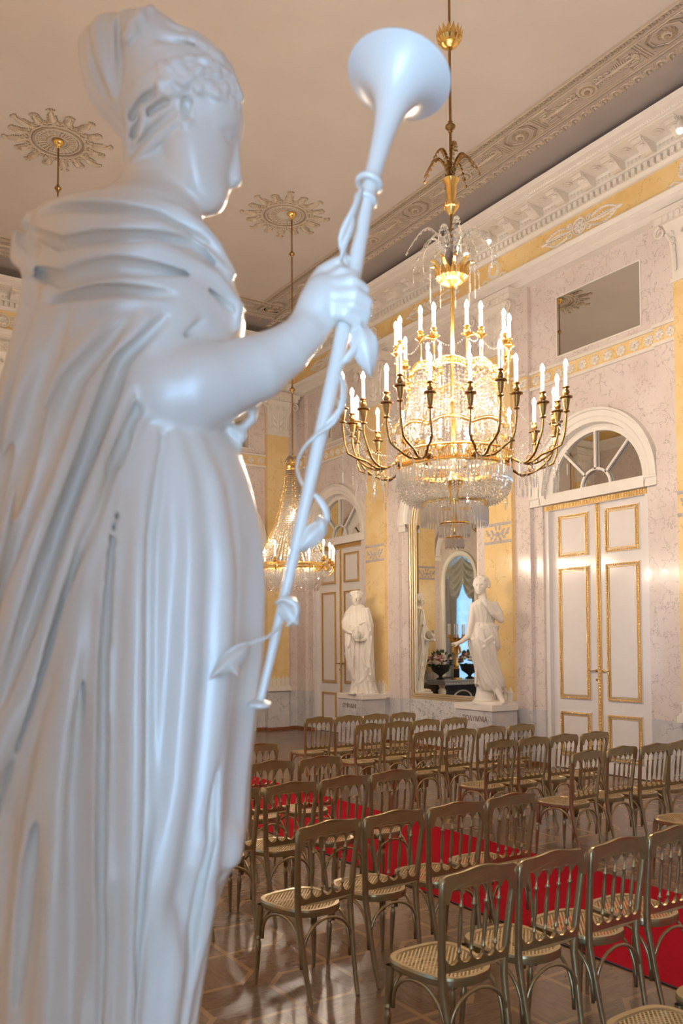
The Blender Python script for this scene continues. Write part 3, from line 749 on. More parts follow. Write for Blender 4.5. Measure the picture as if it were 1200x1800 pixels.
# ---- ceiling: flat field, border band, cove
ce = MB(); ce.box((XL-.2, YN-.2, ZC), (XA+.3, YE+.3, ZC+.15)); ce.build('ceiling', M_CEIL, kind='structure')
def cove(T, u0, u1, n_, off):
    c = MB(T)
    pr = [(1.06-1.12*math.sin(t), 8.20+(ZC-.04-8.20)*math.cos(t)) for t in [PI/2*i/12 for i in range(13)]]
    c.strip([(u0, a, b) for a, b in pr], [(u1, a, b) for a, b in pr], M_COVE)
    c.box((u0, 1.20, ZC-.012), (u1, 1.74, ZC+.01), M_CBORD)
    c.box((u0, 1.05, ZC-.045), (u1, 1.20, ZC+.01), M_CBORD)
    # ridges
    for a, w, h, m in ((1.21, .02, .03, M_CREL), (1.245, .012, .026, M_CREL), (1.60, .02, .03, M_CREL), (1.635, .012, .026, M_CREL), (1.735, .02, .035, M_CREL)):
        c.box((u0, a, ZC-h), (u1, a+w, ZC), m)
    o = c.build('trim_%d' % n_, None, kind='structure')
    e = MB(T); k_ = int((u1-u0)/.16)
    for i in range(k_):      # leaf-and-dart edge, guilloche edge
        a = u0+i*.16
        pts = [(a+.08+.055*math.cos(t), 1.075+.09*math.sin(t), ZC-.05) for t in [PI*j/8 for j in range(9)]]
        e.tube(pts, .014, 5, M_CREL); e.tube([(x, y-.016, z+.004) for x, y, z in pts], .011, 4, M_CDARK)  # dark twin is the painted shade of each leaf
        for d in (-.35, 0, .35): e.tube([(a, 1.07, ZC-.05), (a+.10*math.sin(d), 1.07+.10*math.cos(d), ZC-.055)], [.008, .015], 5, M_CREL)
        e.sphere((a+.08, 1.10, ZC-.05), .022, 6, M_CREL)
    k_ = int((u1-u0)/.085)
    for i in range(k_):
        a = u0+i*.085
        e.tube([(a+.03*math.cos(t), 1.69+.028*math.sin(t), ZC-.016) for t in [2*PI*j/8 for j in range(8)]], .009, 4, M_CDARK, closed=True)
    e.build('trim_%d' % (n_+1), None, kind='structure')
    q = MB(T); zz = ZC-.014; pc = 1.43
    def T2(pts, w, n=5, closed=False):
        wd = [x*.8 for x in w] if hasattr(w, '__len__') else w*.8
        q.tube([(a+.007, b-.011, c) for a, b, c in pts], wd, 4, M_CDARK, closed=closed); q.tube(pts, w, n, M_CREL, closed=closed)  # darker offset twin: shade painted along each relief line
    def ln(pts, w=.007, m=M_CREL): T2([(a, b, zz-.004) for a, b in pts], w, 4)
    def disc(a, b, r, h, m, n=20, pet=0):
        vs0 = [(a+r*math.cos(2*PI*i/n), b+r*math.sin(2*PI*i/n), ZC-.01) for i in range(n)]
        vs1 = [(a+r*.85*math.cos(2*PI*i/n)*(1+.08*math.cos(pet*2*PI*i/n)), b+r*.85*math.sin(2*PI*i/n)*(1+.08*math.cos(pet*2*PI*i/n)), ZC-.01-h) for i in range(n)]
        q.strip(vs0, vs1, m, True); q.add(vs1, [tuple(range(n))], m)
    o0 = off
    while o0 < u1:
        # octagon coffer
        if o0 > u0+.1:
            for r, w in ((.20, .012), (.165, .008)):
                pts = [(o0+r*1.25*math.cos(PI/8+PI/4*i)*1.0, pc+r*.92*math.sin(PI/8+PI/4*i)) for i in range(8)]
                q.tube([(a, b, zz-.006) for a, b in pts], w, 4, M_CDARK if r > .18 else M_CREL, closed=True)
            disc(o0, pc, .115, .02, M_CDARK, 24, 12); disc(o0, pc, .07, .035, M_CREL, 20, 10); disc(o0, pc, .035, .05, M_CDARK)
            for s_ in (-1, 1):
                ln([(o0+s_*.30, 1.26), (o0+s_*.30, 1.60)], .009); ln([(o0+s_*.335, 1.26), (o0+s_*.335, 1.60)], .006)
                for t_ in (-1, 1): disc(o0+s_*.26, pc+t_*.14, .016, .015, M_CREL, 8)
                for t_ in (-1, 1):       # key fret
                    b0 = pc+t_*.155; x = o0+s_*.37
                    ln([(x, pc+t_*.02), (x, b0), (x+s_*.20, b0), (x+s_*.20, b0-t_*.06), (x+s_*.07, b0-t_*.06), (x+s_*.07, b0-t_*.10), (x+s_*.14, b0-t_*.10)], .0085)
        m0 = o0+1.125        # medallion with two palm ornaments
        if m0 < u1-.2:
            disc(m0, pc, .135, .03, M_CREL, 28); disc(m0, pc, .105, .034, M_CDARK, 28); disc(m0, pc, .085, .04, M_CREL, 24, 8); disc(m0, pc, .035, .06, M_CDARK)
            for s_ in (-1, 1):
                for k2 in range(3):
                    for t_ in (-1, 1):
                        sc = [(m0+s_*(.17+.07*k2+.035*(1-t*.7)*math.cos(t*7)), pc+t_*(.05-.01*k2+.035*(1-t*.7)*math.sin(t*7)), zz-.006) for t in [i/10 for i in range(11)]]
                        T2(sc, .011, 5)
                T2([(m0+s_*(.14+.07*i), pc, zz-.012) for i in range(9)], [.02, .014, .012, .02, .028, .026, .02, .014, .008], 6)
                for k2 in range(9):
                    x = m0+s_*(.36+.028*k2); ln_ = .085*math.sin(PI*(k2+1.5)/11.5)
                    for t_ in (-1, 1): T2([(x, pc, zz-.006), (x+s_*.03, pc+t_*ln_, zz-.004)], [.012, .007], 4)
                for k2 in range(7):
                    an = (k2-3)*.33; x = m0+s_*.66
                    T2([(x, pc, zz-.006), (x+s_*.085*math.cos(an), pc+.085*math.sin(an), zz-.004)], [.010, .012], 4)
        o0 += 2.25
    q.build('trim_%d' % (n_+2), None, kind='structure')
cove(T_R, YN-.2, YE+.2, 50, 7.825-2.25*4)
cove(T_E, XL-.2, XA+.2, 53, 8.07-2.25*3)
cove(T_L, YN-.2, YE+.2, 56, 8.07-2.25*5)

def ceiling_rosette(cx, cy, label):
    root = thing('ceiling_rosette', label, 'ceiling ornament', (cx, cy, ZC), group='painted relief rosettes on the ceiling')
    a = MB(); n = 40
    for r, w, m in ((.355, .013, M_CREL), (.325, .01, M_CDARK), (.285, .012, M_CREL), (.13, .01, M_CREL)):
        a.tube([(r*math.cos(2*PI*i/n), r*math.sin(2*PI*i/n), -.008) for i in range(n)], w, 5, m, closed=True)
    for i in range(28):
        an = 2*PI*i/28; a.tube([(.15*math.cos(an), .15*math.sin(an), -.004), (.235*math.cos(an), .235*math.sin(an), -.006)], [.012, .018], 4, M_CREL)
        a.tube([(.26*math.cos(an), .26*math.sin(an), -.004), (.275*math.cos(an), .275*math.sin(an), -.004)], .012, 4, M_CDARK)
    a.build('medallion', None, root)
    b = MB()
    def TT(pts, w, n=5):
        wd = [x*.85 for x in w] if hasattr(w, '__len__') else w*.85
        b.tube([(x+.009, y-.010, z+.004) for x, y, z in pts], wd, 4, M_CDARK); b.tube(pts, w, n, M_CREL)  # thin dark copy to one side stands in for the ray's shadow
    for i in range(16):
        an = 2*PI*i/16; c_, s_ = math.cos(an), math.sin(an)
        P = lambda r, t, h=-.008: (r*c_-t*s_, r*s_+t*c_, h)
        L = .68 if i % 2 else .62
        for q in (-1, 1):
            TT([P(.395+.034*math.sin(t*.9), q*(.03+.032*math.cos(t*.9)+.01)) for t in range(7)], .013)
            TT([P(.44, q*.03), P(.455, q*.060), P(.435, q*.075)], .013, 4)
        TT([P(.40, 0), P(.44, 0), P(.47, 0), P(.52, 0), P(L-.06, 0), P(L-.02, 0)], [.014, .018, .040, .052, .034, .012], 8)
        for q in (-1, 0, 1):
            b.tube([P(.455, q*.012, -.03), P(.52, q*.024, -.045), P(L-.05, q*.012, -.03)], .006, 4, M_CDARK)
        for q in (-1, 1):
            for k_ in range(4): TT([P(.455+.03*k_, q*.02, -.014), P(.485+.03*k_, q*.056, -.010)], .008, 4)
        if i % 2:
            for d in (-.8, -.3, .3, .8): TT([P(L-.04, 0), P(L-.03+.065*math.cos(d), .065*math.sin(d))], [.009, .014], 4)
        else:
            for d in (-1.0, -.5, 0, .5, 1.0): TT([P(L-.05, 0), P(L-.05+.065*math.cos(d), .065*math.sin(d))], [.009, .013], 4)
    b.build('leaf_rays', None, root)
ceiling_rosette(6.46, 11.36, 'pale relief rosette on the ceiling above the small chandelier, right of the statue head')
ceiling_rosette(2.93, 11.33, 'pale relief rosette on the ceiling at upper left, beside the back of the statue head')
ceiling_rosette(4.70, 5.45, 'pale relief rosette on the ceiling over the big chandelier')

# ------------------------------------------------------------------ carpet
cp = MB(); cp.box((4.0, -1.5, 0.001), (5.495, 12.6, .012), M_CARPET)
for x in (3.992, 5.495): cp.box((x, -1.5, 0.001), (x+.008, 12.6, .011), M_RIM)
cp.build('aisle_carpet', None, loc=(4.75, 5, 0), label='long red carpet runner laid down the aisle between the two blocks of chairs', cat='carpet')

# ------------------------------------------------------------------ chairs
def make_chair():
    root = thing('cane_chair', '', 'chair')
    def seat_outline(k_, n=48):
        pts = []
        for i in range(n):
            a = 2*PI*i/n; ca, sa = math.cos(a), math.sin(a)
            e = .62
            x = (abs(ca)**e)*(1 if ca > 0 else -1); y = (abs(sa)**e)*(1 if sa > 0 else -1)
            w = .184+.022*y
            if y < 0: y = -abs(y)**1.15
            pts.append((x*w*k_, .235+y*.205*k_ - (.012*(1-abs(x)) if y < -.6 else 0)*1))
        return pts
    o_, i_ = seat_outline(1), seat_outline(.86)
    sf = MB(); n = len(o_)
    rings = [([(x, y, .432) for x, y in i_]), ([(x*.99, y, .425) for x, y in o_]), ([(x*1.01, y, .433) for x, y in o_]), ([(x*1.012, y, .452) for x, y in o_]), ([(x*.985, y*.995+.001, .463) for x, y in o_]), ([(x*1.03, (y-.235)*1.03+.235, .462) for x, y in i_]), ([(x, y, .456) for x, y in i_])]
    for A_, B_ in zip(rings, rings[1:]+rings[:1]): sf.strip(A_, B_, None, True)
    sf.build('seat_frame', M_CHAIR, root, smooth=True, angle=50)
    cn = MB(); cn.add([(x*1.01, (y-.235)*1.01+.235, .456) for x, y in i_], [tuple(range(n))])
    cn.build('cane_seat', M_CANE, root)
    for s_ in (-1, 1):       # rear leg runs up into the back post
        st = MB(); N = 15; pts = []; r = []
        for i in range(N):
            t = i/(N-1); z = .885*t
            if z < .45: q = z/.45; x = .150+.022*q; y = -.06+.09*q**.8
            else: q = (z-.45)/.435; x = .172+.030*q; y = .03-.045*q**1.3
            pts.append((s_*x, y, z)); r.append(.0120+.0090*min(1, t*1.9) - (.003*max(0, t-.6)/.4))
        pts.append((s_*.196, -.016, .897)); r.append(.012)
        st.tube(pts, r, 10, flat=.85); st.build('rear_leg_and_post', M_CHAIR, root, smooth=True, angle=60)
        fl_ = MB(); x0, x1 = s_*.180, s_*.195
        zs = [(0, .009), (.02, .010), (.06, .0115), (.20, .0165), (.225, .0165), (.235, .010), (.243, .010), (.248, .017), (.256, .017), (.262, .0115), (.272, .0125), (.30, .017), (.36, .0185), (.435, .019)]
        vs = []; n2 = 12
        for z, rr in zs:
            t = 1-z/.435; cx = x0+(x1-x0)*t; cy = .375+.02*t
            for i in range(n2): vs.append((cx+rr*math.cos(2*PI*i/n2), cy+rr*math.sin(2*PI*i/n2), z))
        fs = [(j*n2+i, j*n2+(i+1) % n2, (j+1)*n2+(i+1) % n2, (j+1)*n2+i) for j in range(len(zs)-1) for i in range(n2)]+[tuple(range(n2-1, -1, -1))]
        fl_.add(vs, fs); fl_.build('front_leg', M_CHAIR, root, smooth=True, angle=50)
    # bent arches under the seat
    def arch(a, b, za, zb, top=.418):
        mb = MB(); pts = []
        for i in range(21):
            t = PI*i/20; w = (1-math.cos(t))/2; base = za+(zb-za)*w
            pts.append((a[0]+(b[0]-a[0])*w, a[1]+(b[1]-a[1])*w, base+(top-base)*(math.sin(t)**.72)))
        mb.tube(pts, .0085, 8); mb.build('brace_arch', M_CHAIR, root, smooth=True)
    arch((-.166, .0), (.166, .0), .20, .20); arch((-.172, .375), (.172, .375), .255, .255)
    for s_ in (-1, 1): arch((s_*.160, .022), (s_*.180, .355), .18, .255)
    # crest rail: raised middle, scalloped lower edge
    def bow(x): return -.016+.016*(1-(x/.2)**2)*-.6
    top = []; N = 32; w = .213
    for i in range(N+1):
        x = -w+2*w*i/N; a = abs(x)/w
        z = .898+.026*(1-a**2.2) + .004*math.cos(a*PI*2.0)
        if a > .90: z -= .028*((a-.90)/.10)**2
        top.append((x, z))
    bot = []; nb = 60; wi = .178
    for i in range(nb+1):
        x = wi-2*wi*i/nb; q = (x+wi)/(2*wi)*5; fr = q-math.floor(q); k_ = math.floor(q)
        cusp = .834; h = .026*(1-abs(2*fr-1)**2.4)
        z = cusp+h
        if q < .5 or q > 4.5: z = (.860 if (.25 < q < 4.75) else .80+.060*min(1, (q if q < .5 else 5-q)/.25)**.6)
        bot.append((x, z))
    cr = MB(); cr.extrude(top+[(w-.004, .86), (.196, .80)]+[(wi, .80)]+bot+[(-wi, .80), (-.196, .80), (-w+.004, .86)], -.010, .012, lambda x, z, t: (x, bow(x)+t, z))
    c_ = cr.build('crest_rail', M_CHAIR, root); bv = c_.modifiers.new('soften', 'BEVEL'); bv.width = .004; bv.segments = 2; bv.limit_method = 'ANGLE'
    lo = []; wl2 = .168
    for i in range(nb+1):
        x = -wl2+2*wl2*i/nb; q = (x+wl2)/(2*wl2)*5; fr = q-math.floor(q)
        lo.append((x, .558-.024*(1-abs(2*fr-1)**2.2)))
    lr = MB(); lr.extrude(lo+[(wl2, .512), (.10, .504), (0, .501), (-.10, .504), (-wl2, .512)], -.009, .011, lambda x, z, t: (x, .016+t-.008*(1-(x/.17)**2), z))
    c_ = lr.build('lower_back_rail', M_CHAIR, root); bv = c_.modifiers.new('soften', 'BEVEL'); bv.width = .003; bv.segments = 2; bv.limit_method = 'ANGLE'
    for j in range(4):
        sp_ = MB(); x0 = -.168+.336*(j+1)/5; x1 = -.178+.356*(j+1)/5
        prof = [(0, .0055), (.08, .0055), (.10, .005), (.12, .0105), (.14, .0105), (.155, .006), (.24, .0075), (.45, .0105), (.62, .0085), (.74, .0055), (.76, .0105), (.79, .0105), (.81, .005), (.92, .005), (1, .007)]
        vs = []; n2 = 8; z0, z1 = .545, .842
        for t, rr in prof:
            z = z0+(z1-z0)*t; cx = x0+(x1-x0)*t; cy = .010+(-.022-.010)*t
            for i in range(n2): vs.append((cx+rr*math.cos(2*PI*i/n2), cy+rr*math.sin(2*PI*i/n2), z))
        fs = [(a*n2+i, a*n2+(i+1) % n2, (a+1)*n2+(i+1) % n2, (a+1)*n2+i) for a in range(len(prof)-1) for i in range(n2)]
        sp_.add(vs, fs); sp_.build('spindle', M_CHAIR, root, smooth=True)
    return root
chair0 = make_chair(); bpy.context.view_layer.update()
KIDS = list(chair0.children)
ORD = ['first', 'second', 'third', 'fourth', 'fifth']
ROWS_L = [('cropped front row', [(2.66, 1.66, 0), (3.12, 1.69, 0)]),
  ('nearest full row', [(2.428, 2.655, 0), (2.866, 2.655, -1), (3.312, 2.65, 1), (3.755, 2.66, 0)]),
  ('second full row', [(2.395, 3.77, 5), (2.84, 3.784, -1), (3.285, 3.775, -3), (3.753, 3.80, 0)]),
  ('third full row', [(2.41, 4.96, 1), (2.855, 4.96, 1), (3.30, 4.98, 1), (3.745, 5.0, 0)]),
  ('fourth row', [(3.245, 5.96, 2), (3.705, 5.96, 2)]),
  ('farthest row', [(3.712, 7.05, 3)])]
ROWS_R = [('cropped front row', [(5.95, 3.86, 0)]),
  ('nearest full row', [(5.787, 4.937, 4), (6.28, 4.96, 2), (6.69, 4.914, -1), (7.13, 4.93, 0)]),
  ('second full row', [(5.775, 5.971, 2), (6.21, 5.965, 1), (6.65, 5.97, 1), (7.09, 5.94, 0)]),
  ('third full row', [(5.74, 7.03, 0), (6.19, 7.02, 0), (6.64, 7.02, 0), (7.09, 7.0, 0)]),
  ('fourth row', [(5.729, 8.103, -1), (6.165, 8.129, -2), (6.60, 8.134, -1), (7.035, 8.10, 1)]),
  ('farthest row', [(5.705, 9.2, 0), (6.14, 9.17, 0), (6.575, 9.16, 0), (7.01, 9.13, 0)])]
first = True
for side, rows in (('left', ROWS_L), ('right', ROWS_R)):
    for rn, cs in rows:
        for i, (x, y, a) in enumerate(cs):
            if first: o = chair0; first = False
            else:
                o = chair0.copy(); COL.objects.link(o)
                for ch in KIDS:
                    c = ch.copy(); COL.objects.link(c); c.parent = o
            o.location = (x, y, .0005 if not (x > 3.9 and x < 5.6) else .012); o.rotation_euler = (0, 0, R(a))
            o['label'] = 'gold cane-seated chair, %s from left in the %s %s of the carpet' % (ORD[i], rn, side)
            o['group'] = 'gold chairs %s of the red carpet' % side

# ------------------------------------------------------------------ chandelier helpers
def bead_line(mb, pts, step, r, h):
    """string of small cut beads along a polyline"""
    P = [Vector(p) for p in pts]; acc = 0
    for a, b in zip(P, P[1:]):
        L = (b-a).length
        if L < 1e-6: continue
        t = acc
        while t < L:
            q = a+(b-a)*(t/L); mb.octa(q, r, h); t += step
        acc = t-L
def prism(mb, x, y, z0, ln, w):
    mb.add([(x, y, z0), (x, y, z0-ln)]+[(x+w*math.cos(PI/2*i), y+w*math.sin(PI/2*i), z0-.1*ln) for i in range(4)]+[(x+w*.9*math.cos(PI/2*i), y+w*.9*math.sin(PI/2*i), z0-.82*ln) for i in range(4)],
           [f for i in range(4) for f in ((0, 2+i, 2+(i+1) % 4), (2+i, 6+i, 6+(i+1) % 4, 2+(i+1) % 4), (1, 6+(i+1) % 4, 6+i))])
def ring_pts(r, z, n, a0=0): return [(r*math.cos(a0+2*PI*i/n), r*math.sin(a0+2*PI*i/n), z) for i in range(n)]
def swag(p0, p1, dip, n=10, out=0):
    r = []
    for i in range(n+1):
        t = i/n; x = p0[0]+(p1[0]-p0[0])*t; y = p0[1]+(p1[1]-p0[1])*t; z = p0[2]+(p1[2]-p0[2])*t-dip*4*t*(1-t)
        if out: q = 1+out*4*t*(1-t); x *= q; y *= q
        r.append((x, y, z))
    return r
def chain(mb, pts, step, r):
    P = [Vector(p) for p in pts]; i = 0; acc = 0
    for a, b in zip(P, P[1:]):
        L = (b-a).length; t = acc
        d = (b-a).normalized()
        while t < L:
            q = a+d*t; x = d.orthogonal().normalized(); y = d.cross(x)
            if i % 2: x, y = y, x
            mb.tube([tuple(q+d*step*.62*math.cos(s)+x*r*math.sin(s)) for s in [2*PI*j/6 for j in range(6)]], r*.28, 3, closed=True); t += step; i += 1
        acc = t-L
def candle(parent, x, y, z, h=.20, vase=True, mat=M_BRONZE, vz=.0, lit=True):
    """socket (on z) > candle > bulb; returns the socket"""
    s_ = MB()
    if vase: s_.lathe([(.012, -.125), (.028, -.118), (.028, -.112), (.014, -.10), (.020, -.085), (.032, -.02), (.034, -.012), (.052, -.004), (.054, .004), (.026, .010), (.015, .014), (.026, .028), (.030, .042), (.023, .060), (.016, .066), (.016, .072), (.029, .080), (.029, .085), (.012, .086)], (x, y, z), 10)
    else: s_.lathe([(.008, -.02), (.046, .0), (.047, .005), (.014, .008), (.025, .022), (.027, .036), (.015, .052), (.016, .058), (.026, .062), (.026, .067), (.01, .068)], (x, y, z), 10)
    so = s_.build('candle_socket', mat, parent, smooth=True, angle=40)
    top = z+(.083 if vase else .067)
    c = MB(); c.lathe([(.0145, 0), (.0145, h-.062), (.008, h-.058)], (x, y, top), 8); co = c.build('candle', M_WAX, so, smooth=True, angle=40)
    b = MB(); b.lathe([(.008, 0), (.0150, .010), (.0180, .026), (.0145, .044), (.007, .060), (.001, .070)], (x, y, top+h-.058), 7); b.build('bulb', M_BULB if lit else M_WAX, co, smooth=True)
    return so

def plume(parent, z, n, spread, rise, drop, name='crystal_palm_frond', mat=None, seed=0, drops=True):
    """arching fronds strung with small beads"""
    for i in range(n):
        an = 2*PI*(i+.3*seed)/n; ca, sa = math.cos(an), math.sin(an); k_ = .8+.2*((i*7) % 3)/2
        pts = []
        for j in range(15):
            t = j/14; rr = spread*k_*(t**1.5); zz = z+rise*k_*math.sin(PI*.5*min(1, t*1.35))-drop*max(0, t-.55)**2*4
            pts.append((rr*ca, rr*sa, zz))
        mb = MB(); mb.tube(pts, [.004]*12+[.003]*3, 4)
        for j in range(2, 15):
            p = Vector(pts[j]); tg = (Vector(pts[j])-Vector(pts[j-1])).normalized(); sd = Vector((-sa, ca, 0))
            for q in (-1, 1):
                for hh in (0, .5):
                    p2 = p-tg*(spread/14)*hh; mb.tube([tuple(p2), tuple(p2+sd*q*.028*(1-.5*j/14)-tg*.006+Vector((0, 0, -.01)))], [.0055, .008], 3)
        if drops and i % 2 == 0:
            e = pts[-1]; bead_line(mb, [e, (e[0], e[1], e[2]-.09)], .014, .004, .006); prism(mb, e[0], e[1], e[2]-.095, .05, .006)
        mb.build(name, mat or M_CRYSTAL, parent)

def leaf_cup(z0, z1, r0, r1, n=16):
    """fluted leafy bowl"""
    mb = MB(); mb.lathe([(r0, z0), (r0+(r1-r0)*.6, z0+(z1-z0)*.25), (r1*.96, z0+(z1-z0)*.7), (r1, z1-.02), (r1*.9, z1-.025), (r0, z0+.02)], (0, 0, 0), 24)
    for i in range(n):
        a = 2*PI*i/n; c_, s_ = math.cos(a), math.sin(a); w = PI/n*.9
        pt = lambda r, z, q=0: (r*math.cos(a+q), r*math.sin(a+q), z)
        mb.add([pt(r0*1.05, z0), pt(r1*.99, z0+(z1-z0)*.6, w), pt(r1*1.06, z0+(z1-z0)*.6), pt(r1*.99, z0+(z1-z0)*.6, -w), pt(r1*1.17, z1+.035), pt(r1*1.03, z1-.01, w), pt(r1*1.03, z1-.01, -w)],
               [(0, 1, 2), (0, 2, 3), (1, 5, 2), (5, 4, 2), (2, 4, 6), (2, 6, 3)])
    return mb

def rod_parts(root, ztop, zbot, knobs, r=.012):
    mb = MB(); mb.lathe([(r, zbot), (r, ztop)], (0, 0, 0), 10); mb.build('hanging_rod', M_BRONZE, root, smooth=True, angle=40)
    for z in knobs:
        k_ = MB(); k_.lathe([(.013, z-.055), (.022, z-.045), (.018, z-.03), (.042, z-.012), (.046, z), (.042, z+.012), (.018, z+.03), (.022, z+.045), (.013, z+.055)], (0, 0, 0), 14); k_.build('rod_knob', M_BRONZE, root, smooth=True)

# ------------------------------------------------------------------ the big chandelier
BC = (4.80, 5.49, 0)
big = thing('chandelier', 'largest gilt and crystal chandelier, with two tiers of lit candles', 'chandelier', BC)
rod_parts(big, ZC, 3.3, [6.41, 8.0])
leaf_cup(7.12, 7.25, .03, .105).build('leaf_cup', M_GOLD, big)
mb = MB(); mb.lathe([(.02, 5.62), (.05, 5.66), (.062, 5.70), (.03, 5.72), (.03, 5.74), (.045, 5.80), (.05, 5.88), (.075, 5.93), (.06, 5.935), (.02, 5.90)], (0, 0, 0), 16); mb.build('leaf_vase', M_GOLD, big, smooth=True, angle=40)
leaf_cup(5.66, 5.70, .03, .065, 14).build('leaf_collar', M_GOLD, big)
plume(big, 5.90, 8, .29, .30, .22, 'palm_frond', M_BRONZE, seed=1, drops=False)
leaf_cup(4.98, 5.10, .03, .135, 20).build('leaf_bowl', M_GOLD, big)
plume(big, 5.06, 12, .40, .46, .32, seed=0)
for i in range(9):
    a = 2*PI*i/9; mb = MB()
    pts = [(math.cos(a)*r_, math.sin(a)*r_, z_) for r_, z_ in ((.08, 5.06), (.11, 5.14), (.155, 5.19), (.20, 5.19))]
    mb.tube(pts, [.02, .022, .018, .006], 5); e = pts[-1]
    mb.build('leaf_spray', M_GOLD, big)
gm = MB()
for i in range(9):
    a = 2*PI*i/9; e = (.20*math.cos(a), .20*math.sin(a), 5.18); bead_line(gm, [e, (e[0], e[1], 4.95)], .017, .005, .008); prism(gm, e[0], e[1], 4.95, .09, .008)
gm.build('hanging_drops', M_CRYSTAL, big, kind='stuff')
mb = MB(); mb.lathe([(.016, 4.2), (.016, 4.98)], (0, 0, 0), 10); mb.build('gilt_stem', M_GOLD, big, smooth=True, angle=40)

def open_band(r, z, h, sc=0, nlob=8, n=96, m=M_GOLD, a0=0):
    """openwork gilt hoop, top and bottom rails with a wavy scroll between; sc lifts lobes"""
    mb = MB(); zf = lambda a: z+sc*abs(math.cos(nlob*(a+a0)/2))
    for dz, w in ((0, .008), (h, .008)):
        mb.tube([(r*math.cos(2*PI*i/n), r*math.sin(2*PI*i/n), zf(2*PI*i/n)+dz) for i in range(n)], w, 5, closed=True)
    N = n*3; mb.tube([(r*math.cos(2*PI*i/N), r*math.sin(2*PI*i/N), zf(2*PI*i/N)+h/2+h*.38*math.sin(2*PI*i*n/2/N*1.0)) for i in range(N)], .0055, 4, closed=True)
    mb.tube([(r*math.cos(2*PI*i/N), r*math.sin(2*PI*i/N), zf(2*PI*i/N)+h/2-h*.38*math.sin(2*PI*i*n/2/N*1.0)) for i in range(N)], .0045, 4, closed=True)
    return mb
def solid_band(r, z, h, t=.008, n=64, sc=0, nlob=8):
    mb = MB(); zf = lambda a: z+sc*abs(math.cos(nlob*a/2))
    P = lambda rr, dz: [(rr*math.cos(2*PI*i/n), rr*math.sin(2*PI*i/n), zf(2*PI*i/n)+dz) for i in range(n)]
    R_ = [P(r-t, 0), P(r, 0), P(r+.004, h*.5), P(r, h), P(r-t, h)]
    for A_, B_ in zip(R_, R_[1:]+R_[:1]): mb.strip(A_, B_, None, True)
    return mb
open_band(.375, 4.14, .06, .045, 8).build('crown_hoop', M_GOLD, big)
open_band(.475, 3.655, .02, .05, 8).build('scalloped_hoop', M_GOLD, big)
solid_band(.478, 3.65, .03, sc=.05).build('scalloped_rim', M_GOLD, big)
open_band(.50, 3.36, .12, 0, 8).build('main_hoop', M_GOLD, big)
solid_band(.485, 3.35, .035).build('main_rim', M_GOLD, big); solid_band(.485, 3.475, .02).build('main_top_rim', M_GOLD, big)
solid_band(.285, 3.055, .028).build('lower_hoop', M_GOLD, big); solid_band(.125, 2.885, .016).build('small_hoop', M_GOLD, big); solid_band(.075, 2.765, .014).build('finial_hoop', M_GOLD, big)
mb = MB(); mb.lathe([(.012, 2.80), (.03, 2.83), (.02, 2.87), (.05, 3.20), (.09, 3.26), (.05, 3.32), (.02, 3.36), (.02, 3.9), (.05, 3.95), (.02, 4.0), (.02, 4.2)], (0, 0, 0), 16); mb.build('inner_stem', M_GOLD, big, smooth=True, angle=50)

def curtain(name, z0, r0, z1, r1, n, dip, step, r, h, bulge=0, parent=big):
    mb = MB(); rnd = random.Random(len(name))
    for i in range(n):
        a = 2*PI*(i+rnd.uniform(-.3, .3))/n; pts = []; db = rnd.uniform(-.022, .022); dd = rnd.uniform(-.02, .02); tw = rnd.uniform(-.05, .05)
        for j in range(13):
            t = j/12; rr = r0+(r1-r0)*t+(bulge+db)*math.sin(PI*t); zz = z0+(z1-z0)*t-(dip+dd)*math.sin(PI*t)
            pts.append((rr*math.cos(a+tw*t), rr*math.sin(a+tw*t), zz))
        q = rnd.uniform(.75, 1.25); pts[0] = tuple(Vector(pts[0]).lerp(Vector(pts[1]), rnd.uniform(0, .4)))
        bead_line(mb, pts, step*q, r*q, h*q)
    return mb.build(name, M_CRYSTAL, parent, kind='stuff')
curtain('crystal_tent', 4.17, .365, 3.69, .47, 72, .05, .030, .0115, .0135, -.035)
curtain('inner_crystal_tent', 4.12, .30, 3.60, .40, 36, .05, .036, .013, .016, -.02)
curtain('crystal_basket', 3.34, .485, 3.07, .285, 86, .075, .027, .0110, .0130, .055)
curtain('inner_crystal_basket', 3.30, .40, 3.08, .24, 44, .06, .034, .013, .015, .04)
mb = MB()
for r_, z_, n, ln, w in ((.49, 3.64, 70, .08, .008), (.495, 3.345, 88, .12, .009), (.44, 3.34, 50, .13, .008), (.288, 3.05, 58, .155, .011), (.25, 3.05, 40, .14, .009), (.128, 2.885, 26, .115, .011), (.078, 2.765, 16, .095, .011), (.04, 2.76, 7, .085, .009), (.37, 4.13, 56, .05, .005)):
    for i in range(n):
        a = 2*PI*i/n; zz = z_+(.05*abs(math.cos(4*a)) if r_ == .49 else 0)
        if r_ == .288: bead_line(mb, [(r_*math.cos(a), r_*math.sin(a), z_), (r_*math.cos(a), r_*math.sin(a), z_-.05)], .017, .006, .008); zz -= .03
        prism(mb, r_*math.cos(a), r_*math.sin(a), zz, ln, w)
mb.build('prism_fringes', M_CRYSTAL, big, kind='stuff')
for i in range(8):
    mb = MB(); a = 2*PI*(i+.5)/8; c_, s_ = math.cos(a), math.sin(a)
    chain(mb, [(r_*c_, r_*s_, z_) for r_, z_ in ((.37, 4.13), (.39, 4.0), (.43, 3.88), (.50, 3.74), (.55, 3.66))], .028, .010)
    mb.build('gilt_chain', M_GOLD, big)
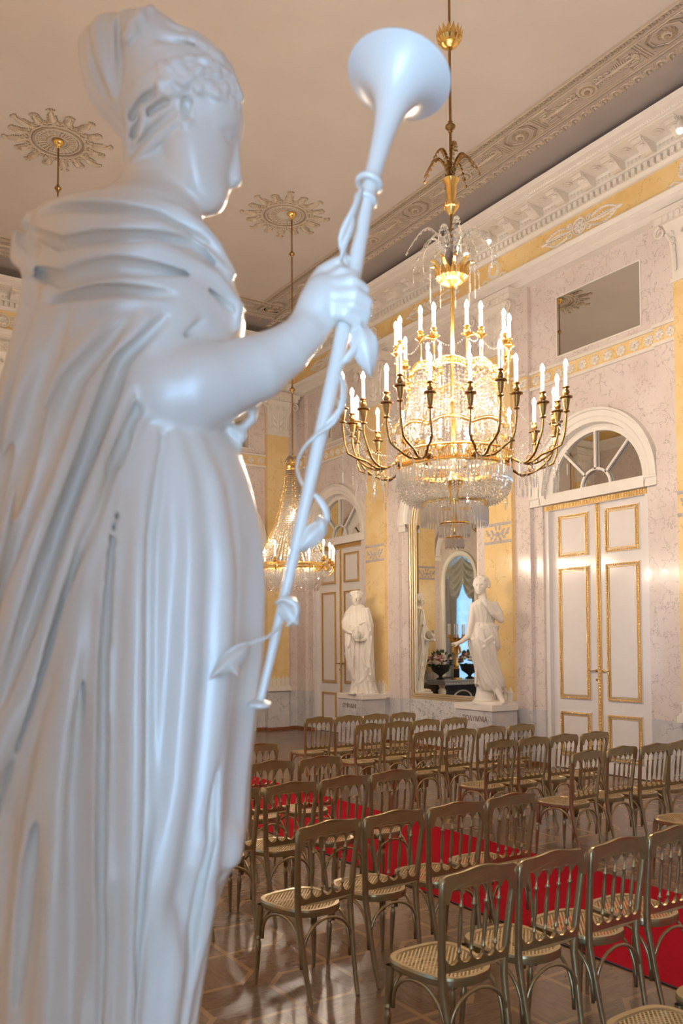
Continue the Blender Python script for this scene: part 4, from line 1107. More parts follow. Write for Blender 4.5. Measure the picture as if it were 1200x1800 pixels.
# upper tier: eight pairs of candles on scrolled arms round the crown hoop
A0 = math.atan2(0-BC[1], 0-BC[0])   # direction back towards the viewer side of the hall
gar = MB()
def az(th): return A0-th            # th measured from the near side, positive to the right
up_pos = []
for g in range(8):
    arm = MB(); base = R(-20.5+45*g)
    for s_ in (-1, 1):
        a = az(base+s_*R(7)); am = az(base); rr = .50
        pts = [(.375*math.cos(am), .375*math.sin(am), 4.17), (.43*math.cos((a+am)/2), .43*math.sin((a+am)/2), 4.12), (.49*math.cos(a), .49*math.sin(a), 4.18), (rr*math.cos(a), rr*math.sin(a), 4.30), (rr*math.cos(a), rr*math.sin(a), 4.36)]
        P2 = [];
        for i in range(len(pts)-1):
            for t in (0, .5): P2.append(tuple(Vector(pts[i]).lerp(Vector(pts[i+1]), t)))
        P2.append(pts[-1]); arm.tube(P2, .007, 6)
        sc = [((.40+.045*(1-t*.7)*math.cos(t*8))*math.cos(am+s_*.05), (.40+.045*(1-t*.7)*math.cos(t*8))*math.sin(am+s_*.05), 4.06+.045*(1-t*.7)*math.sin(t*8)) for t in [i/12 for i in range(13)]]
        arm.tube(sc, .0065, 5)
        arm.tube([(rr*math.cos(a), rr*math.sin(a), 4.345), ((rr+.03)*math.cos(a+s_*.08), (rr+.03)*math.sin(a+s_*.08), 4.36), ((rr+.04)*math.cos(a+s_*.17), (rr+.04)*math.sin(a+s_*.17), 4.375)], [.012, .012, .004], 5)
        up_pos.append((a, rr))
    ao = arm.build('upper_arm', M_GOLD, big, smooth=True)
    for a, rr in up_pos[-2:]: candle(ao, rr*math.cos(a), rr*math.sin(a), 4.37, .205, False, M_GOLD)
for i in range(16):
    (a, r1), (b, r2) = sorted(up_pos)[i], sorted(up_pos)[(i+1) % 16]
    p0 = (.49*math.cos(a), .49*math.sin(a), 4.37); p1 = (.49*math.cos(b), .49*math.sin(b), 4.37)
    bead_line(gar, swag(p0, p1, .05+.03*(i % 2)), .02, .007, .009)
    bead_line(gar, [p0, (p0[0], p0[1], 4.22)], .02, .006, .009); prism(gar, p0[0], p0[1], 4.22, .09, .008)
# lower tier: eight arms that each branch to three candles
low = []
for g in range(8):
    base = R(-66+45*g); arm = MB(); am = az(base)
    arm.sphere((.505*math.cos(am), .505*math.sin(am), 3.40), .035, 8)
    tips = []
    for s_, rr, dz in ((-1, .86, .0), (0, .97, .05), (1, .86, -.02)):
        a = az(base+s_*R(12.5)); a2 = az(base+s_*R(6))
        rr += .02; ctrl = [(.50, am, 3.42), (.60, am, 3.355), (.70, a2, 3.35), (.78, a2*.5+a*.5, 3.40), (rr-.045, a, 3.46), (rr-.008, a, 3.57+dz), (rr, a, 3.65+dz), (rr, a, 3.70+dz)]
        pts = [(r_*math.cos(t_), r_*math.sin(t_), z_) for r_, t_, z_ in ctrl]
        sm_ = []
        for i in range(len(pts)-1):
            for t in (0, .5):
                p_1, p0, p1, p2 = [Vector(pts[max(0, min(len(pts)-1, i+q))]) for q in (-1, 0, 1, 2)]
                sm_.append(tuple(.5*((2*p0)+(p1-p_1)*t+(2*p_1-5*p0+4*p1-p2)*t*t+(-p_1+3*p0-3*p1+p2)*t**3)))
        sm_.append(pts[-1]); arm.tube(sm_, [.012-.0045*i/len(sm_) for i in range(len(sm_))], 7)
        for (q, sz) in ((7, .03), (4, .028)):
            p = Vector(sm_[q]); ex = Vector((math.cos(a), math.sin(a), 0))
            arm.tube([tuple(p+ex*(sz*(1-t*.75)*math.cos(t*7))+Vector((0, 0, .02+sz*(1-t*.75)*math.sin(t*7)))) for t in [j/9 for j in range(10)]], .005, 5)
        tips.append((a, rr, 3.79+dz))
    ao = arm.build('branching_arm', M_BRONZE, big, smooth=True)
    for a, rr, z_ in tips:
        candle(ao, rr*math.cos(a), rr*math.sin(a), z_, .22, True, M_BRONZE); low.append((a, rr, z_))
    # crystal hangings below the branches
    for k_ in range(13):
        a = am+(k_-6)*R(3.2); rr = .62+.26*((k_*5) % 4)/3; zt = 3.33+.05*((k_*3) % 2)
        x, y = rr*math.cos(a), rr*math.sin(a); ln = .05+.10*((k_*7) % 5)/4
        bead_line(gar, [(x, y, zt), (x, y, zt-ln)], .019, .006, .009); prism(gar, x, y, zt-ln, .085, .008)
low.sort()
for i in range(24):
    (a, r1, z1), (b, r2, z2) = low[i], low[(i+1) % 24]
    p0 = (r1*math.cos(a), r1*math.sin(a), z1-.10); p1 = (r2*math.cos(b), r2*math.sin(b), z2-.10)
    bead_line(gar, swag(p0, p1, .10), .021, .0065, .009)
    if i % 2: bead_line(gar, swag(p0, (.50*math.cos(a), .50*math.sin(a), 3.48), .12, 12), .024, .0065, .009)
    bead_line(gar, [p0, (p0[0], p0[1], p0[2]-.22)], .022, .005, .008)
    if i % 3 == 1: bead_line(gar, [p0, (p0[0], p0[1], 3.30)], .022, .005, .008); prism(gar, p0[0], p0[1], 3.30, .10, .008)
gar.build('crystal_garlands', M_CRYSTAL, big, kind='stuff')
# inner lights within the basket
for i in range(3):
    a = 2*PI*i/3+.4; candle(big, .22*math.cos(a), .22*math.sin(a), 3.42, .16, False, M_GOLD)

# ------------------------------------------------------------------ the small chandeliers
def small_chandelier(label, x, y):
    t = thing('crystal_chandelier', label, 'chandelier', (x, y, 0), group='smaller chandeliers')
    rod_parts(t, ZC, 4.6, [8.0, 5.84])
    mb = MB(); mb.lathe([(.015, ZC), (.075, ZC-.005), (.08, ZC-.03), (.05, ZC-.06), (.03, ZC-.075), (.02, ZC-.11)], (0, 0, 0), 14); mb.build('ceiling_rose_cup', M_GOLD, t, smooth=True)
    plume(t, 4.66, 9, .13, .14, .10, 'crystal_crown_frond', drops=False)
    mb = MB(); mb.lathe([(.03, 4.80), (.055, 4.74), (.05, 4.68), (.10, 4.66), (.115, 4.63), (.10, 4.60), (.09, 4.56)], (0, 0, 0), 18); mb.build('crown_cap', M_GOLD, t, smooth=True, angle=40)
    solid_band(.115, 4.56, .03).build('crown_hoop', M_GOLD, t)
    mb = MB(); mb.lathe([(.01, 3.95), (.03, 3.97), (.045, 4.03), (.02, 4.08), (.03, 4.12), (.02, 4.3), (.03, 4.4), (.02, 4.6)], (0, 0, 0), 12); mb.build('inner_stem', M_GOLD, t, smooth=True)
    q = MB()
    for i in range(46):
        a = 2*PI*i/46; pts = [((.10+.44*(j/14)**1.9)*math.cos(a), (.10+.44*(j/14)**1.9)*math.sin(a), 4.56-1.48*(j/14)) for j in range(15)]
        bead_line(q, pts, .034, .0125, .016)
    for i in range(24):
        a, b = 2*PI*i/24, 2*PI*(i+1)/24
        for rr, dp, rb in ((.52, .30, .8), (.50, .22, .9), (.30, .20, 1)):
            p0 = (rr*math.cos(a), rr*math.sin(a), 3.0); p1 = (rr*math.cos(b+.25), rr*math.sin(b+.25), 3.0)
            bead_line(q, [(x_*(1-.28*math.sin(PI*j/12)*rb), y_*(1-.28*math.sin(PI*j/12)*rb), z_) for j, (x_, y_, z_) in enumerate(swag(p0, p1, dp, 12))], .030, .0125, .014)
    for i in range(60):
        a = 2*PI*i/60; prism(q, .51*math.cos(a), .51*math.sin(a), 3.0, .13, .011)
    for i in range(30):
        a = 2*PI*i/30; prism(q, .30*math.cos(a), .30*math.sin(a), 2.98, .24, .012)
    q.build('crystal_strings', M_CRYSTAL, t, kind='stuff')
    solid_band(.535, 3.01, .035).build('lower_rim', M_GOLD, t); solid_band(.55, 3.05, .05, .012).build('candle_hoop', M_GOLD, t)
    for i in range(6):
        mb = MB(); a = 2*PI*(i+.25)/6; chain(mb, [((.11+.46*(j/10)**1.5)*math.cos(a), (.11+.46*(j/10)**1.5)*math.sin(a), 4.50-1.40*(j/10)) for j in range(11)], .035, .014)
        mb.build('gilt_chain', M_GOLD, t)
    for i in range(12):
        a = 2*PI*(i+.15)/12; c_, s_ = math.cos(a), math.sin(a); far = i % 3 == 0
        R2 = .80 if far else .62; arm = MB()
        dzs = -.12 if far else -.09
        arm.tube([((.54+(R2-.54)*(1-math.cos(th))/2)*c_, (.54+(R2-.54)*(1-math.cos(th))/2)*s_, 3.06+dzs*math.sin(th)+(.03*(1-math.cos(th))/2)) for th in [PI*j/12 for j in range(13)]], .009, 6)
        ao = arm.build('candle_arm', M_GOLD, t, smooth=True)
        candle(ao, R2*c_, R2*s_, 3.10, .23, False, M_GOLD)
    return t
sc1 = small_chandelier('smaller tent-shaped crystal chandelier behind the trumpet', 6.52, 11.24)
sc2 = copy_tree(sc1); sc2.location = (2.93, 11.30, 0); sc2['label'] = 'smaller crystal chandelier whose rod shows left of the big statue head'

# spot lamps on the cornice
for i, (yy, lab) in enumerate(((9.405, 'small round spotlight on the cornice just right of the chandelier stem'), (6.055, 'small round spotlight on the cornice at the right picture edge'), (9.92, 'small round spotlight on the cornice half hidden by the crystal fronds'))):
    t = thing('cornice_spotlight', lab, 'spotlight', (8.98, yy, 8.10), group='spotlights on the cornice')
    mb = MB(); mb.lathe([(.02, .14), (.035, .13), (.05, .05), (.05, .01), (.045, .01)], (0, 0, 0), 12); mb.lathe([(.008, .13), (.008, .22)], (0, 0, 0), 6); mb.build('lamp_housing', M_WHITE, t, smooth=True)
    mb = MB(); mb.sphere((0, 0, .0), .040, 12); mb.build('lamp_globe', M_SPOT, t, smooth=True)

# ------------------------------------------------------------------ sculpture: signed distance volumes turned into one surface
import openvdb
class Sculpt:
    """frame: x to the side, y away from the viewer, z up, metres; origin where the viewer's axis meets distance D0"""
    def __init__(s, x0, x1, y0, y1, z0, z1, h, D0):
        s.h = h; s.D0 = D0; s.k = D0/F_PX
        s.x = np.arange(x0, x1, h, dtype=np.float32); s.y = np.arange(y0, y1, h, dtype=np.float32); s.z = np.arange(z0, z1, h, dtype=np.float32)
        s.D = np.full((len(s.x), len(s.y), len(s.z)), 1.0, np.float32)
    def sub(s, lo, hi):
        r = []
        for ax, a, b in zip((s.x, s.y, s.z), lo, hi):
            i = int(np.searchsorted(ax, a)); j = int(np.searchsorted(ax, b)); r.append(slice(i, max(j, i+1)))
        return tuple(r)
    def put(s, lo, hi, fn, k=.01, op='add'):
        sl = s.sub(lo, hi)
        X = s.x[sl[0]][:, None, None]; Y = s.y[sl[1]][None, :, None]; Z = s.z[sl[2]][None, None, :]
        if X.size == 0 or Y.size == 0 or Z.size == 0: return
        d = fn(X, Y, Z).astype(np.float32); a = s.D[sl]
        if op == 'cut': d = -d; h = np.clip(.5-.5*(a-d)/k, 0, 1); s.D[sl] = a*(1-h)+d*h+k*h*(1-h)
        else: h = np.clip(.5+.5*(a-d)/k, 0, 1); s.D[sl] = a*(1-h)+d*h-k*h*(1-h)
    def ell(s, c, r, ang=0, k=.01, op='add', az=0):
        m = max(r)+.03; ca, sa = math.cos(ang), math.sin(ang); cb_, sb_ = math.cos(az), math.sin(az)
        def fn(X, Y, Z):
            x, y, z = X-c[0], Y-c[1], Z-c[2]; x, z = x*ca+z*sa, -x*sa+z*ca; x, y = x*cb_+y*sb_, -x*sb_+y*cb_
            k0 = np.sqrt((x/r[0])**2+(y/r[1])**2+(z/r[2])**2); k1 = np.sqrt((x/r[0]**2)**2+(y/r[1]**2)**2+(z/r[2]**2)**2)+1e-6
            return k0*(k0-1)/k1
        s.put([c[i]-m for i in range(3)], [c[i]+m for i in range(3)], fn, k, op)
    def chain(s, pts, rs, k=.01, op='add', fl=1.0):
        """tapered limb or fold along a polyline, blended in once as a whole"""
        if not hasattr(rs, '__len__'): rs = [rs]*len(pts)
        A_ = np.array(pts, float); mx = max(rs)+k+.012
        big_ = s.sub(A_.min(0)-mx, A_.max(0)+mx); off = [b.start for b in big_]
        T_ = np.full([b.stop-b.start for b in big_], .5, np.float32)
        for (a, b, ra, rb) in zip(A_, A_[1:], rs, rs[1:]):
            m = max(ra, rb)+k+.012; ab = b-a; L2 = float(ab@ab)+1e-9
            sl = s.sub(np.minimum(a, b)-m, np.maximum(a, b)+m)
            X = s.x[sl[0]][:, None, None]; Y = s.y[sl[1]][None, :, None]; Z = s.z[sl[2]][None, None, :]
            if X.size == 0 or Y.size == 0 or Z.size == 0: continue
            t = np.clip(((X-a[0])*ab[0]+(Y-a[1])*ab[1]+(Z-a[2])*ab[2])/L2, 0, 1)
            d = np.sqrt((X-a[0]-ab[0]*t)**2+((Y-a[1]-ab[1]*t)/fl)**2+(Z-a[2]-ab[2]*t)**2)-(ra+(rb-ra)*t)
            ls = tuple(slice(q.start-o, q.stop-o) for q, o in zip(sl, off)); T_[ls] = np.minimum(T_[ls], d)
        D = s.D[big_]
        if op == 'cut': T_ = -T_; h = np.clip(.5-.5*(D-T_)/k, 0, 1); s.D[big_] = D*(1-h)+T_*h+k*h*(1-h)
        else: h = np.clip(.5+.5*(D-T_)/k, 0, 1); s.D[big_] = D*(1-h)+T_*h-k*h*(1-h)
    def loft(s, rows, k=.02, disp=None, pw=2.0):
        """rows of (z, cx, rx, cy, ry), any order"""
        A_ = np.array(sorted(rows)); z0, z1 = A_[0, 0], A_[-1, 0]
        lo = (A_[:, 1]-A_[:, 2]).min()-.05, (A_[:, 3]-A_[:, 4]).min()-.05, z0-.02
        hi = (A_[:, 1]+A_[:, 2]).max()+.05, (A_[:, 3]+A_[:, 4]).max()+.05, z1+.02
        def sm(zz, col):
            v = np.interp(zz, A_[:, 0], A_[:, col]); return v
        def fn(X, Y, Z):
            zz = Z[0, 0]; cx, rx, cy, ry = [sm(zz, i)[None, None, :] for i in (1, 2, 3, 4)]
            u = (X-cx)/rx; w = (Y-cy)/ry
            F = (np.sqrt(u*u+w*w)-1)*np.minimum(rx, ry)
            if disp is not None: F = F-disp(u, w, Z)
            return np.maximum(F, np.maximum(Z-z1, z0-Z))
        s.put(lo, hi, fn, k)
    def snap(s, it=3):
        """remember the present near surface, lightly smoothed, for laying folds on"""
        ins = s.D < 0; has = ins.any(1); H = np.where(has, s.y[np.argmax(ins, 1)], np.nan)
        for _ in range(it):
            st = np.stack([np.roll(H, (a, b), (0, 1)) for a in (-2, 0, 2) for b in (-2, 0, 2)])
            c = np.isfinite(st); H = np.where(has, np.where(c, st, 0).sum(0)/np.maximum(c.sum(0), 1), np.nan)
        s.H = H
    def snap_y(s, x, z, default=0.0):
        i = int(np.clip(np.searchsorted(s.x, x), 0, len(s.x)-1)); j = int(np.clip(np.searchsorted(s.z, z), 0, len(s.z)-1))
        v = s.H[i, j]; return float(v) if np.isfinite(v) else default
    def surf_y(s, x, z, default=0.0):
        """distance of the visible (near) surface at x,z"""
        i = int(np.clip(np.searchsorted(s.x, x), 0, len(s.x)-1)); j = int(np.clip(np.searchsorted(s.z, z), 0, len(s.z)-1))
        c = s.D[i, :, j]; w = np.where(c < 0)[0]
        return float(s.y[w[0]]) if len(w) else default
    def build(s, name, mat, base, parent=None, smooth_it=1):
        D = s.D
        for _ in range(smooth_it):
            for ax in range(3):
                D = (np.roll(D, 1, ax)+2*D+np.roll(D, -1, ax))/4
        D[0] = D[-1] = .1; D[:, 0] = D[:, -1] = .1; D[:, :, 0] = D[:, :, -1] = .1
        g = openvdb.FloatGrid(background=.1); g.copyFromArray(np.ascontiguousarray(np.clip(D, -.1, .1), dtype=np.float32))
        pts, quads = g.convertToQuads(isovalue=0.0)
        P = pts.astype(np.float64)*s.h + np.array([s.x[0], s.y[0], s.z[0]])
        B = np.array([list(RT), list(FW), list(UP)]); O = np.array(list(CAM+FW*s.D0))
        Wp = P@B+O; Wp[:, 2] = np.maximum(Wp[:, 2], .9304); Wp -= np.array(base)
        me = bpy.data.meshes.new(name); me.vertices.add(len(Wp)); me.vertices.foreach_set('co', Wp.ravel())
        q = quads[:, ::-1].astype(np.int32); me.loops.add(q.size); me.loops.foreach_set('vertex_index', q.ravel())
        me.polygons.add(len(q)); me.polygons.foreach_set('loop_start', np.arange(0, q.size, 4, dtype=np.int32)); me.polygons.foreach_set('loop_total', np.full(len(q), 4, np.int32))
        me.polygons.foreach_set('use_smooth', np.ones(len(q), bool)); me.update(calc_edges=True); me.validate()
        me.materials.append(mat)
        o = bpy.data.objects.new(name, me); COL.objects.link(o); o.location = base if parent is None else (0, 0, 0)
        if parent: o.parent = parent
        return o
def LP(D0):
    """photo pixel at extra distance d -> sculpture frame"""
    return lambda px, py, d=0.0: ((px-600)*(D0+d)/F_PX, d, (YC-py)*(D0+d)/F_PX)
def to_world(D0, p): return tuple(CAM+FW*D0+RT*p[0]+FW*p[1]+UP*p[2])

def plinth(T, c, w, depth, text, tu, label, cx_name):
    """grey marble block with a cream slab in front of a pilaster"""
    base = T(c, depth/2, 0)
    t = thing('statue_plinth', label, 'plinth', base, group='marble statue plinths')
    Tl = lambda u, p, z: tuple(Vector(T(u, p, z))-Vector(base))
    b = MB(Tl); b.box((c-w/2+.03, PY+.05, .0), (c+w/2-.03, depth-.02, .835)); b.build('plinth_block', M_GREY, t)
    b = MB(Tl); b.box((c-w/2, PY+.05, .835), (c+w/2, depth, .93)); sl = b.build('cream_slab', M_SLAB, t)
    bv = sl.modifiers.new('edge', 'BEVEL'); bv.width = .006; bv.segments = 2
    if text:
        cu = bpy.data.curves.new('inscription', 'FONT'); cu.body = text; cu.size = .115; cu.extrude = .002; cu.align_x = 'CENTER'; cu.align_y = 'CENTER'
        o = bpy.data.objects.new('inscription', cu); COL.objects.link(o); o.data.materials.append(M_INK)
        dg = bpy.context.evaluated_depsgraph_get(); me = bpy.data.meshes.new_from_object(o.evaluated_get(dg)); bpy.data.objects.remove(o)
        o = bpy.data.objects.new('inscription', me); COL.objects.link(o); o.parent = t
        # reads left to right for someone facing the wall
        p = Vector(Tl(tu, depth-.018, .70)); q = Vector(Tl(tu-1, depth-.018, .70))-p
        X_ = q.normalized(); Z_ = Vector((0, 0, 1)); N_ = X_.cross(Z_)
        m = Matrix((X_, Z_, N_)).transposed().to_4x4(); m.translation = p; o.matrix_local = m @ Matrix.Scale(.9, 4, (1, 0, 0))
    return t

# ---- trumpet statue beside the camera
D0 = 1.42
L = LP(D0)
k_ = D0/F_PX
FEET = (YC-2130)*k_
sc_ = Sculpt(-.66, .10, -.34, .34, FEET-.02, (YC-15)*k_, .0033, D0)
def rows(tab, cy=0.0, asp=.85):
    out = []
    for r in tab:
        y, l, rr_e = r[0], r[1], r[2]; c_y = r[3] if len(r) > 3 else cy; a_ = r[4] if len(r) > 4 else asp
        out.append(((YC-y)*k_, ((l+rr_e)/2-600)*k_, (rr_e-l)/2*k_, c_y, (rr_e-l)/2*k_*a_))
    return out
def pleat(u, w, Z):
    th = np.arctan2(w, u); s_ = (u+1)*.5
    zt = np.clip(((YC-800)*k_-Z)/.9, 0, 1.3)
    a = .0045+.0100*zt
    f = .55*np.abs(np.sin(th*4.6+2.2*zt*np.sin(th*1.0)+.6))+.45*np.abs(np.sin(th*8.3+1.1+1.4*zt))
    return (1-f*1.2)*a*np.clip(zt*6, .1, 1)
dress = [(640, 60, 400, 0, .72), (720, 70, 398, 0, .72), (765, 78, 402, 0, .74), (800, 70, 424, 0, .78), (850, 62, 440, 0, .80), (900, 50, 451, 0, .80), (960, 36, 459, 0, .80), (1040, 22, 463, 0, .80), (1150, 10, 459, 0, .8), (1250, 2, 449, 0, .8), (1350, -6, 438, 0, .8),
         (1450, -10, 432, 0, .8), (1500, -12, 420, 0, .8), (1545, -14, 392, 0, .82), (1600, -16, 372, 0, .84), (1700, -20, 356, 0, .86), (1800, -24, 340, 0, .88), (1950, -30, 335, 0, .9), (2110, -40, 345, 0, .9)]
sc_.loft(rows(dress), .02, pleat)
mantle = [(374, 100, 290, .0, .8), (385, 72, 330, 0, .75), (400, 60, 355, 0, .75), (440, 53, 388, 0, .78), (490, 54, 410, 0, .8), (530, 58, 424, 0, .8), (570, 58, 430, 0, .8), (600, 54, 424, 0, .8), (640, 48, 400, -.005, .8), (690, 42, 350, -.01, .85), (740, 36, 320, -.015, .9)]
sc_.loft(rows(mantle), .012)
hang = [(585, 56, 372, -.030, .72), (640, 50, 338, -.036, .76), (690, 42, 312, -.042, .8), (760, 30, 284, -.050, .86), (850, 18, 252, -.056, .95), (950, 8, 218, -.062, 1.06), (1060, -4, 188, -.064, 1.18), (1180, -20, 148, -.064, 1.32), (1300, -45, 100, -.062, 1.5), (1400, -60, 55, -.055, 1.7), (1500, -75, 12, -.045, 1.9), (1600, -90, -30, -.03, 2)]
def hp(u, w, Z): return .007*np.sin(u*5.5+Z*7)
sc_.loft(rows(hang), .006, hp)
# neck and shoulders under the mantle
sc_.loft(rows([(225, 208, 335, .03, .62), (280, 208, 334, .03, .66), (310, 204, 333, .025, .72), (335, 182, 334, .02, .8), (355, 160, 342, .012, .88), (375, 145, 352, .0, .9), (400, 130, 360, 0, .85)]), .015)
def S_(px, py, lift=.0):
    """point on the near surface; slides inwards when the photo point falls off the figure"""
    q = L(px, py)
    for dx in range(0, 60, 3):
        for sg in (1, -1):
            y = sc_.snap_y(q[0]+sg*dx*k_, q[2], 99.)
            if y < 9: return (q[0]+sg*(dx+(4 if dx else 0))*k_, y-lift, q[2])
    return (q[0], -.02, q[2])
def soft(pts, r): fold(pts, r*1.9, .022, 0)
def fold(pts, r, k=.0055, lift=.3, op='add'):
    P_ = []
    for a, b in zip(pts, pts[1:]):
        n = max(1, int(math.hypot(b[0]-a[0], b[1]-a[1])/28))
        for i in range(n): P_.append((a[0]+(b[0]-a[0])*i/n, a[1]+(b[1]-a[1])*i/n))
    P_.append(pts[-1]); N = len(P_)
    rs = [max(.0012, (1.15 if op == 'add' else 1.75)*r*k_*(.12+.88*math.sin(PI*(i+.5)/N)**.8)) for i in range(N)]
    Q = [S_(p[0], p[1], rs[i]*(.12 if op == 'add' else .62)) for i, p in enumerate(P_)]
    ys = np.array([q[1] for q in Q]);
    for _ in range(12): ys[1:-1] = (ys[:-2]+2*ys[1:-1]+ys[2:])/4
    sc_.chain([(q[0], float(y), q[2]) for q, y in zip(Q, ys)], rs, k, op)
# shoulder swags
sc_.snap(4)
for pts, r in [([(66, 402), (120, 388), (230, 392), (330, 412), (400, 458), (430, 500)], 15),
               ([(60, 415), (100, 452), (190, 462), (300, 452), (380, 482), (428, 520)], 14),
               ([(52, 470), (110, 515), (200, 512), (300, 492), (390, 520), (432, 560)], 17),
               ([(80, 535), (150, 562), (250, 545), (350, 555), (420, 590)], 15),
               ([(60, 400), (46, 440), (60, 480), (100, 520)], 14),
               ([(120, 610), (210, 592), (300, 575), (385, 585)], 13),
               ([(395, 470), (412, 500), (432, 505)], 14), ([(405, 530), (428, 560), (434, 590)], 13)]: fold(pts, r)
for pts, r in [([(70, 430), (150, 482), (260, 478), (350, 470), (410, 505)], 9), ([(70, 500), (150, 540), (240, 528), (340, 530), (415, 565)], 10),
               ([(100, 410), (200, 425), (300, 430), (370, 455)], 9), ([(110, 580), (220, 568), (330, 568)], 8), ([(62, 425), (70, 450), (95, 478)], 9)]: fold(pts, r, .006, 0, 'cut')
# long diagonal folds of the hanging mantle
sc_.snap(3)
for pts, r in [([(380, 580), (332, 625), (300, 700), (268, 790), (234, 890), (204, 1000), (172, 1110), (130, 1230), (80, 1350), (20, 1480)], 12)]: fold(pts, r, .006)
for pts, r in [([(350, 600), (285, 665), (245, 770), (205, 890), (165, 1030), (118, 1180), (60, 1320)], 13),
               ([(290, 612), (222, 690), (185, 800), (140, 930), (95, 1080), (45, 1230)], 13),
               ([(215, 630), (150, 720), (112, 850), (75, 1000), (35, 1140)], 12),
               ([(120, 560), (104, 680), (80, 820), (48, 980)], 11), ([(76, 520), (62, 660), (44, 820), (24, 1000)], 10)]: soft(pts, r)
for pts, r in [([(372, 598), (312, 650), (274, 750), (236, 870), (196, 1000), (150, 1140), (92, 1290)], 9), ([(318, 606), (250, 676), (212, 790), (170, 920), (124, 1070), (75, 1220)], 12),
               ([(255, 622), (182, 712), (145, 830), (104, 970), (62, 1110)], 13), ([(165, 600), (124, 720), (94, 850), (58, 1000)], 15), ([(98, 545), (82, 680), (60, 830), (34, 990)], 12)]: fold(pts, r, .008, 0, 'cut')
# pleats of the dress
sc_.snap(3)
for pts, r in [([(272, 775), (248, 900), (235, 1080), (230, 1300), (228, 1500), (222, 1780)], 8), ([(300, 772), (288, 900), (286, 1080), (284, 1300), (278, 1500), (262, 1780)], 9),
               ([(325, 775), (352, 860), (362, 980), (356, 1150), (340, 1350), (310, 1520), (290, 1780)], 9), ([(350, 775), (392, 870), (408, 1000), (402, 1160), (385, 1330), (365, 1480)], 8),
               ([(245, 860), (205, 1000), (172, 1200), (125, 1400), (88, 1600), (70, 1790)], 9), ([(225, 960), (196, 1120), (165, 1350), (150, 1600), (140, 1790)], 8),
               ([(60, 1420), (35, 1600), (20, 1790)], 11), ([(320, 1560), (325, 1650), (310, 1790)], 8), ([(385, 1440), (372, 1560), (345, 1700)], 9)]: soft(pts, r)
for pts, r in [([(262, 800), (244, 960), (234, 1150), (230, 1400), (226, 1600), (218, 1790)], 8), ([(312, 790), (300, 960), (300, 1150), (296, 1400), (276, 1600), (262, 1790)], 9),
               ([(150, 1300), (110, 1500), (85, 1700)], 10), ([(395, 1300), (385, 1450), (350, 1600), (330, 1790)], 8), ([(205, 1100), (185, 1350), (180, 1600), (178, 1780)], 8)]: fold(pts, r*.62, .012, 0, 'cut')
sc_.ell(S_(405, 1470, -.012), (24*k_, .020, 34*k_), .3, .03)
fold([(222, 860), (210, 900), (202, 935), (196, 975)], 12, .012, .1)
# girdle knot under the arm
for pts, r in [([(372, 742), (400, 752), (425, 770)], 12), ([(405, 735), (430, 720), (448, 700), (446, 740), (424, 760)], 8), ([(340, 748), (375, 758), (420, 790)], 9)]:
    sc_.chain([(L(a, b)[0], -.015, L(a, b)[2]) for a, b in pts], r*k_, .006)
# head
sc_.ell(L(318, 172, .02), (108*k_, 84*k_, 104*k_), .15, .01)
sc_.ell(L(352, 262, .02), (60*k_, 62*k_, 100*k_), -.12, .02)
sc_.ell(L(370, 343, .02), (28*k_, 34*k_, 29*k_), 0, .030)
sc_.chain([L(330, 262, -.012), L(345, 315, -.006), L(366, 348, .012)], [30*k_, 26*k_, 20*k_], .02)
sc_.ell(L(385, 215, .022), (44*k_, 60*k_, 46*k_), 0, .015)
sc_.chain([L(414, 208, .03), L(412, 262, .03), L(412, 312, .03)], [11*k_, 10*k_, 13*k_], .008)
sc_.chain([L(402, 322, .03), L(414, 318, .03)], [11*k_, 11*k_], .006)
sc_.chain([L(386, 336, .01), L(397, 338, .035)], [6*k_, 7*k_], .004); sc_.chain([L(382, 350, .01), L(391, 351, .035)], [6*k_, 7*k_], .004)
sc_.ell(L(404, 240, -.005), (13*k_, .014, 10*k_), 0, .005, 'cut'); sc_.ell(L(398, 241, -.0), (11*k_, .013, 8*k_), 0, .004)
sc_.chain([L(380, 222, -.025), L(408, 216, -.005), L(420, 216, .02)], 6*k_, .008)
EARY = sc_.surf_y(L(335, 235)[0], L(335, 235)[2], -.06)
ear = lambda a, b, d=0: (L(a, b)[0], EARY-.004+d, L(a, b)[2])
sc_.chain([ear(345, 196), ear(326, 192), ear(317, 212), ear(321, 234), ear(332, 246), ear(343, 240)], [6*k_, 7*k_, 7*k_, 6*k_, 6.5*k_, 5*k_], .004)
sc_.ell(ear(338, 215), (11*k_, .012, 17*k_), .2, .004, 'cut'); sc_.chain([ear(346, 214, .002), ear(344, 226, .002)], 5*k_, .003)
# snood and scarf
sc_.loft([((YC-y)*k_, (c-600)*k_, r*k_, .02, r*k_*.95) for y, c, r in [(33, 235, 30), (38, 226, 48), (50, 218, 66), (72, 213, 76), (100, 209, 72), (130, 208, 66), (160, 210, 57), (185, 214, 44), (205, 219, 32), (225, 228, 22), (240, 235, 8)]], .014,
         lambda u, w, Z: .0035*np.sin(np.arctan2(w, u)*9+Z*14))
sc_.ell(L(268, 110, .02), (74*k_, 78*k_, 82*k_), .5, .016)
sc_.snap(2)
for pts, r in [([(160, 80), (168, 130), (192, 190)], 7), ([(175, 50), (182, 120), (200, 195)], 8), ([(205, 45), (208, 120), (212, 190)], 8), ([(235, 48), (232, 110), (225, 175)], 8),
               ([(262, 110), (240, 170), (225, 235)], 8), ([(300, 90), (345, 100), (390, 125)], 7), ([(285, 120), (340, 118), (398, 132)], 7), ([(300, 65), (350, 82), (388, 108)], 7),
               ([(225, 180), (230, 230), (222, 270)], 9), ([(250, 170), (262, 220), (245, 275)], 8)]: fold(pts, r, .005)
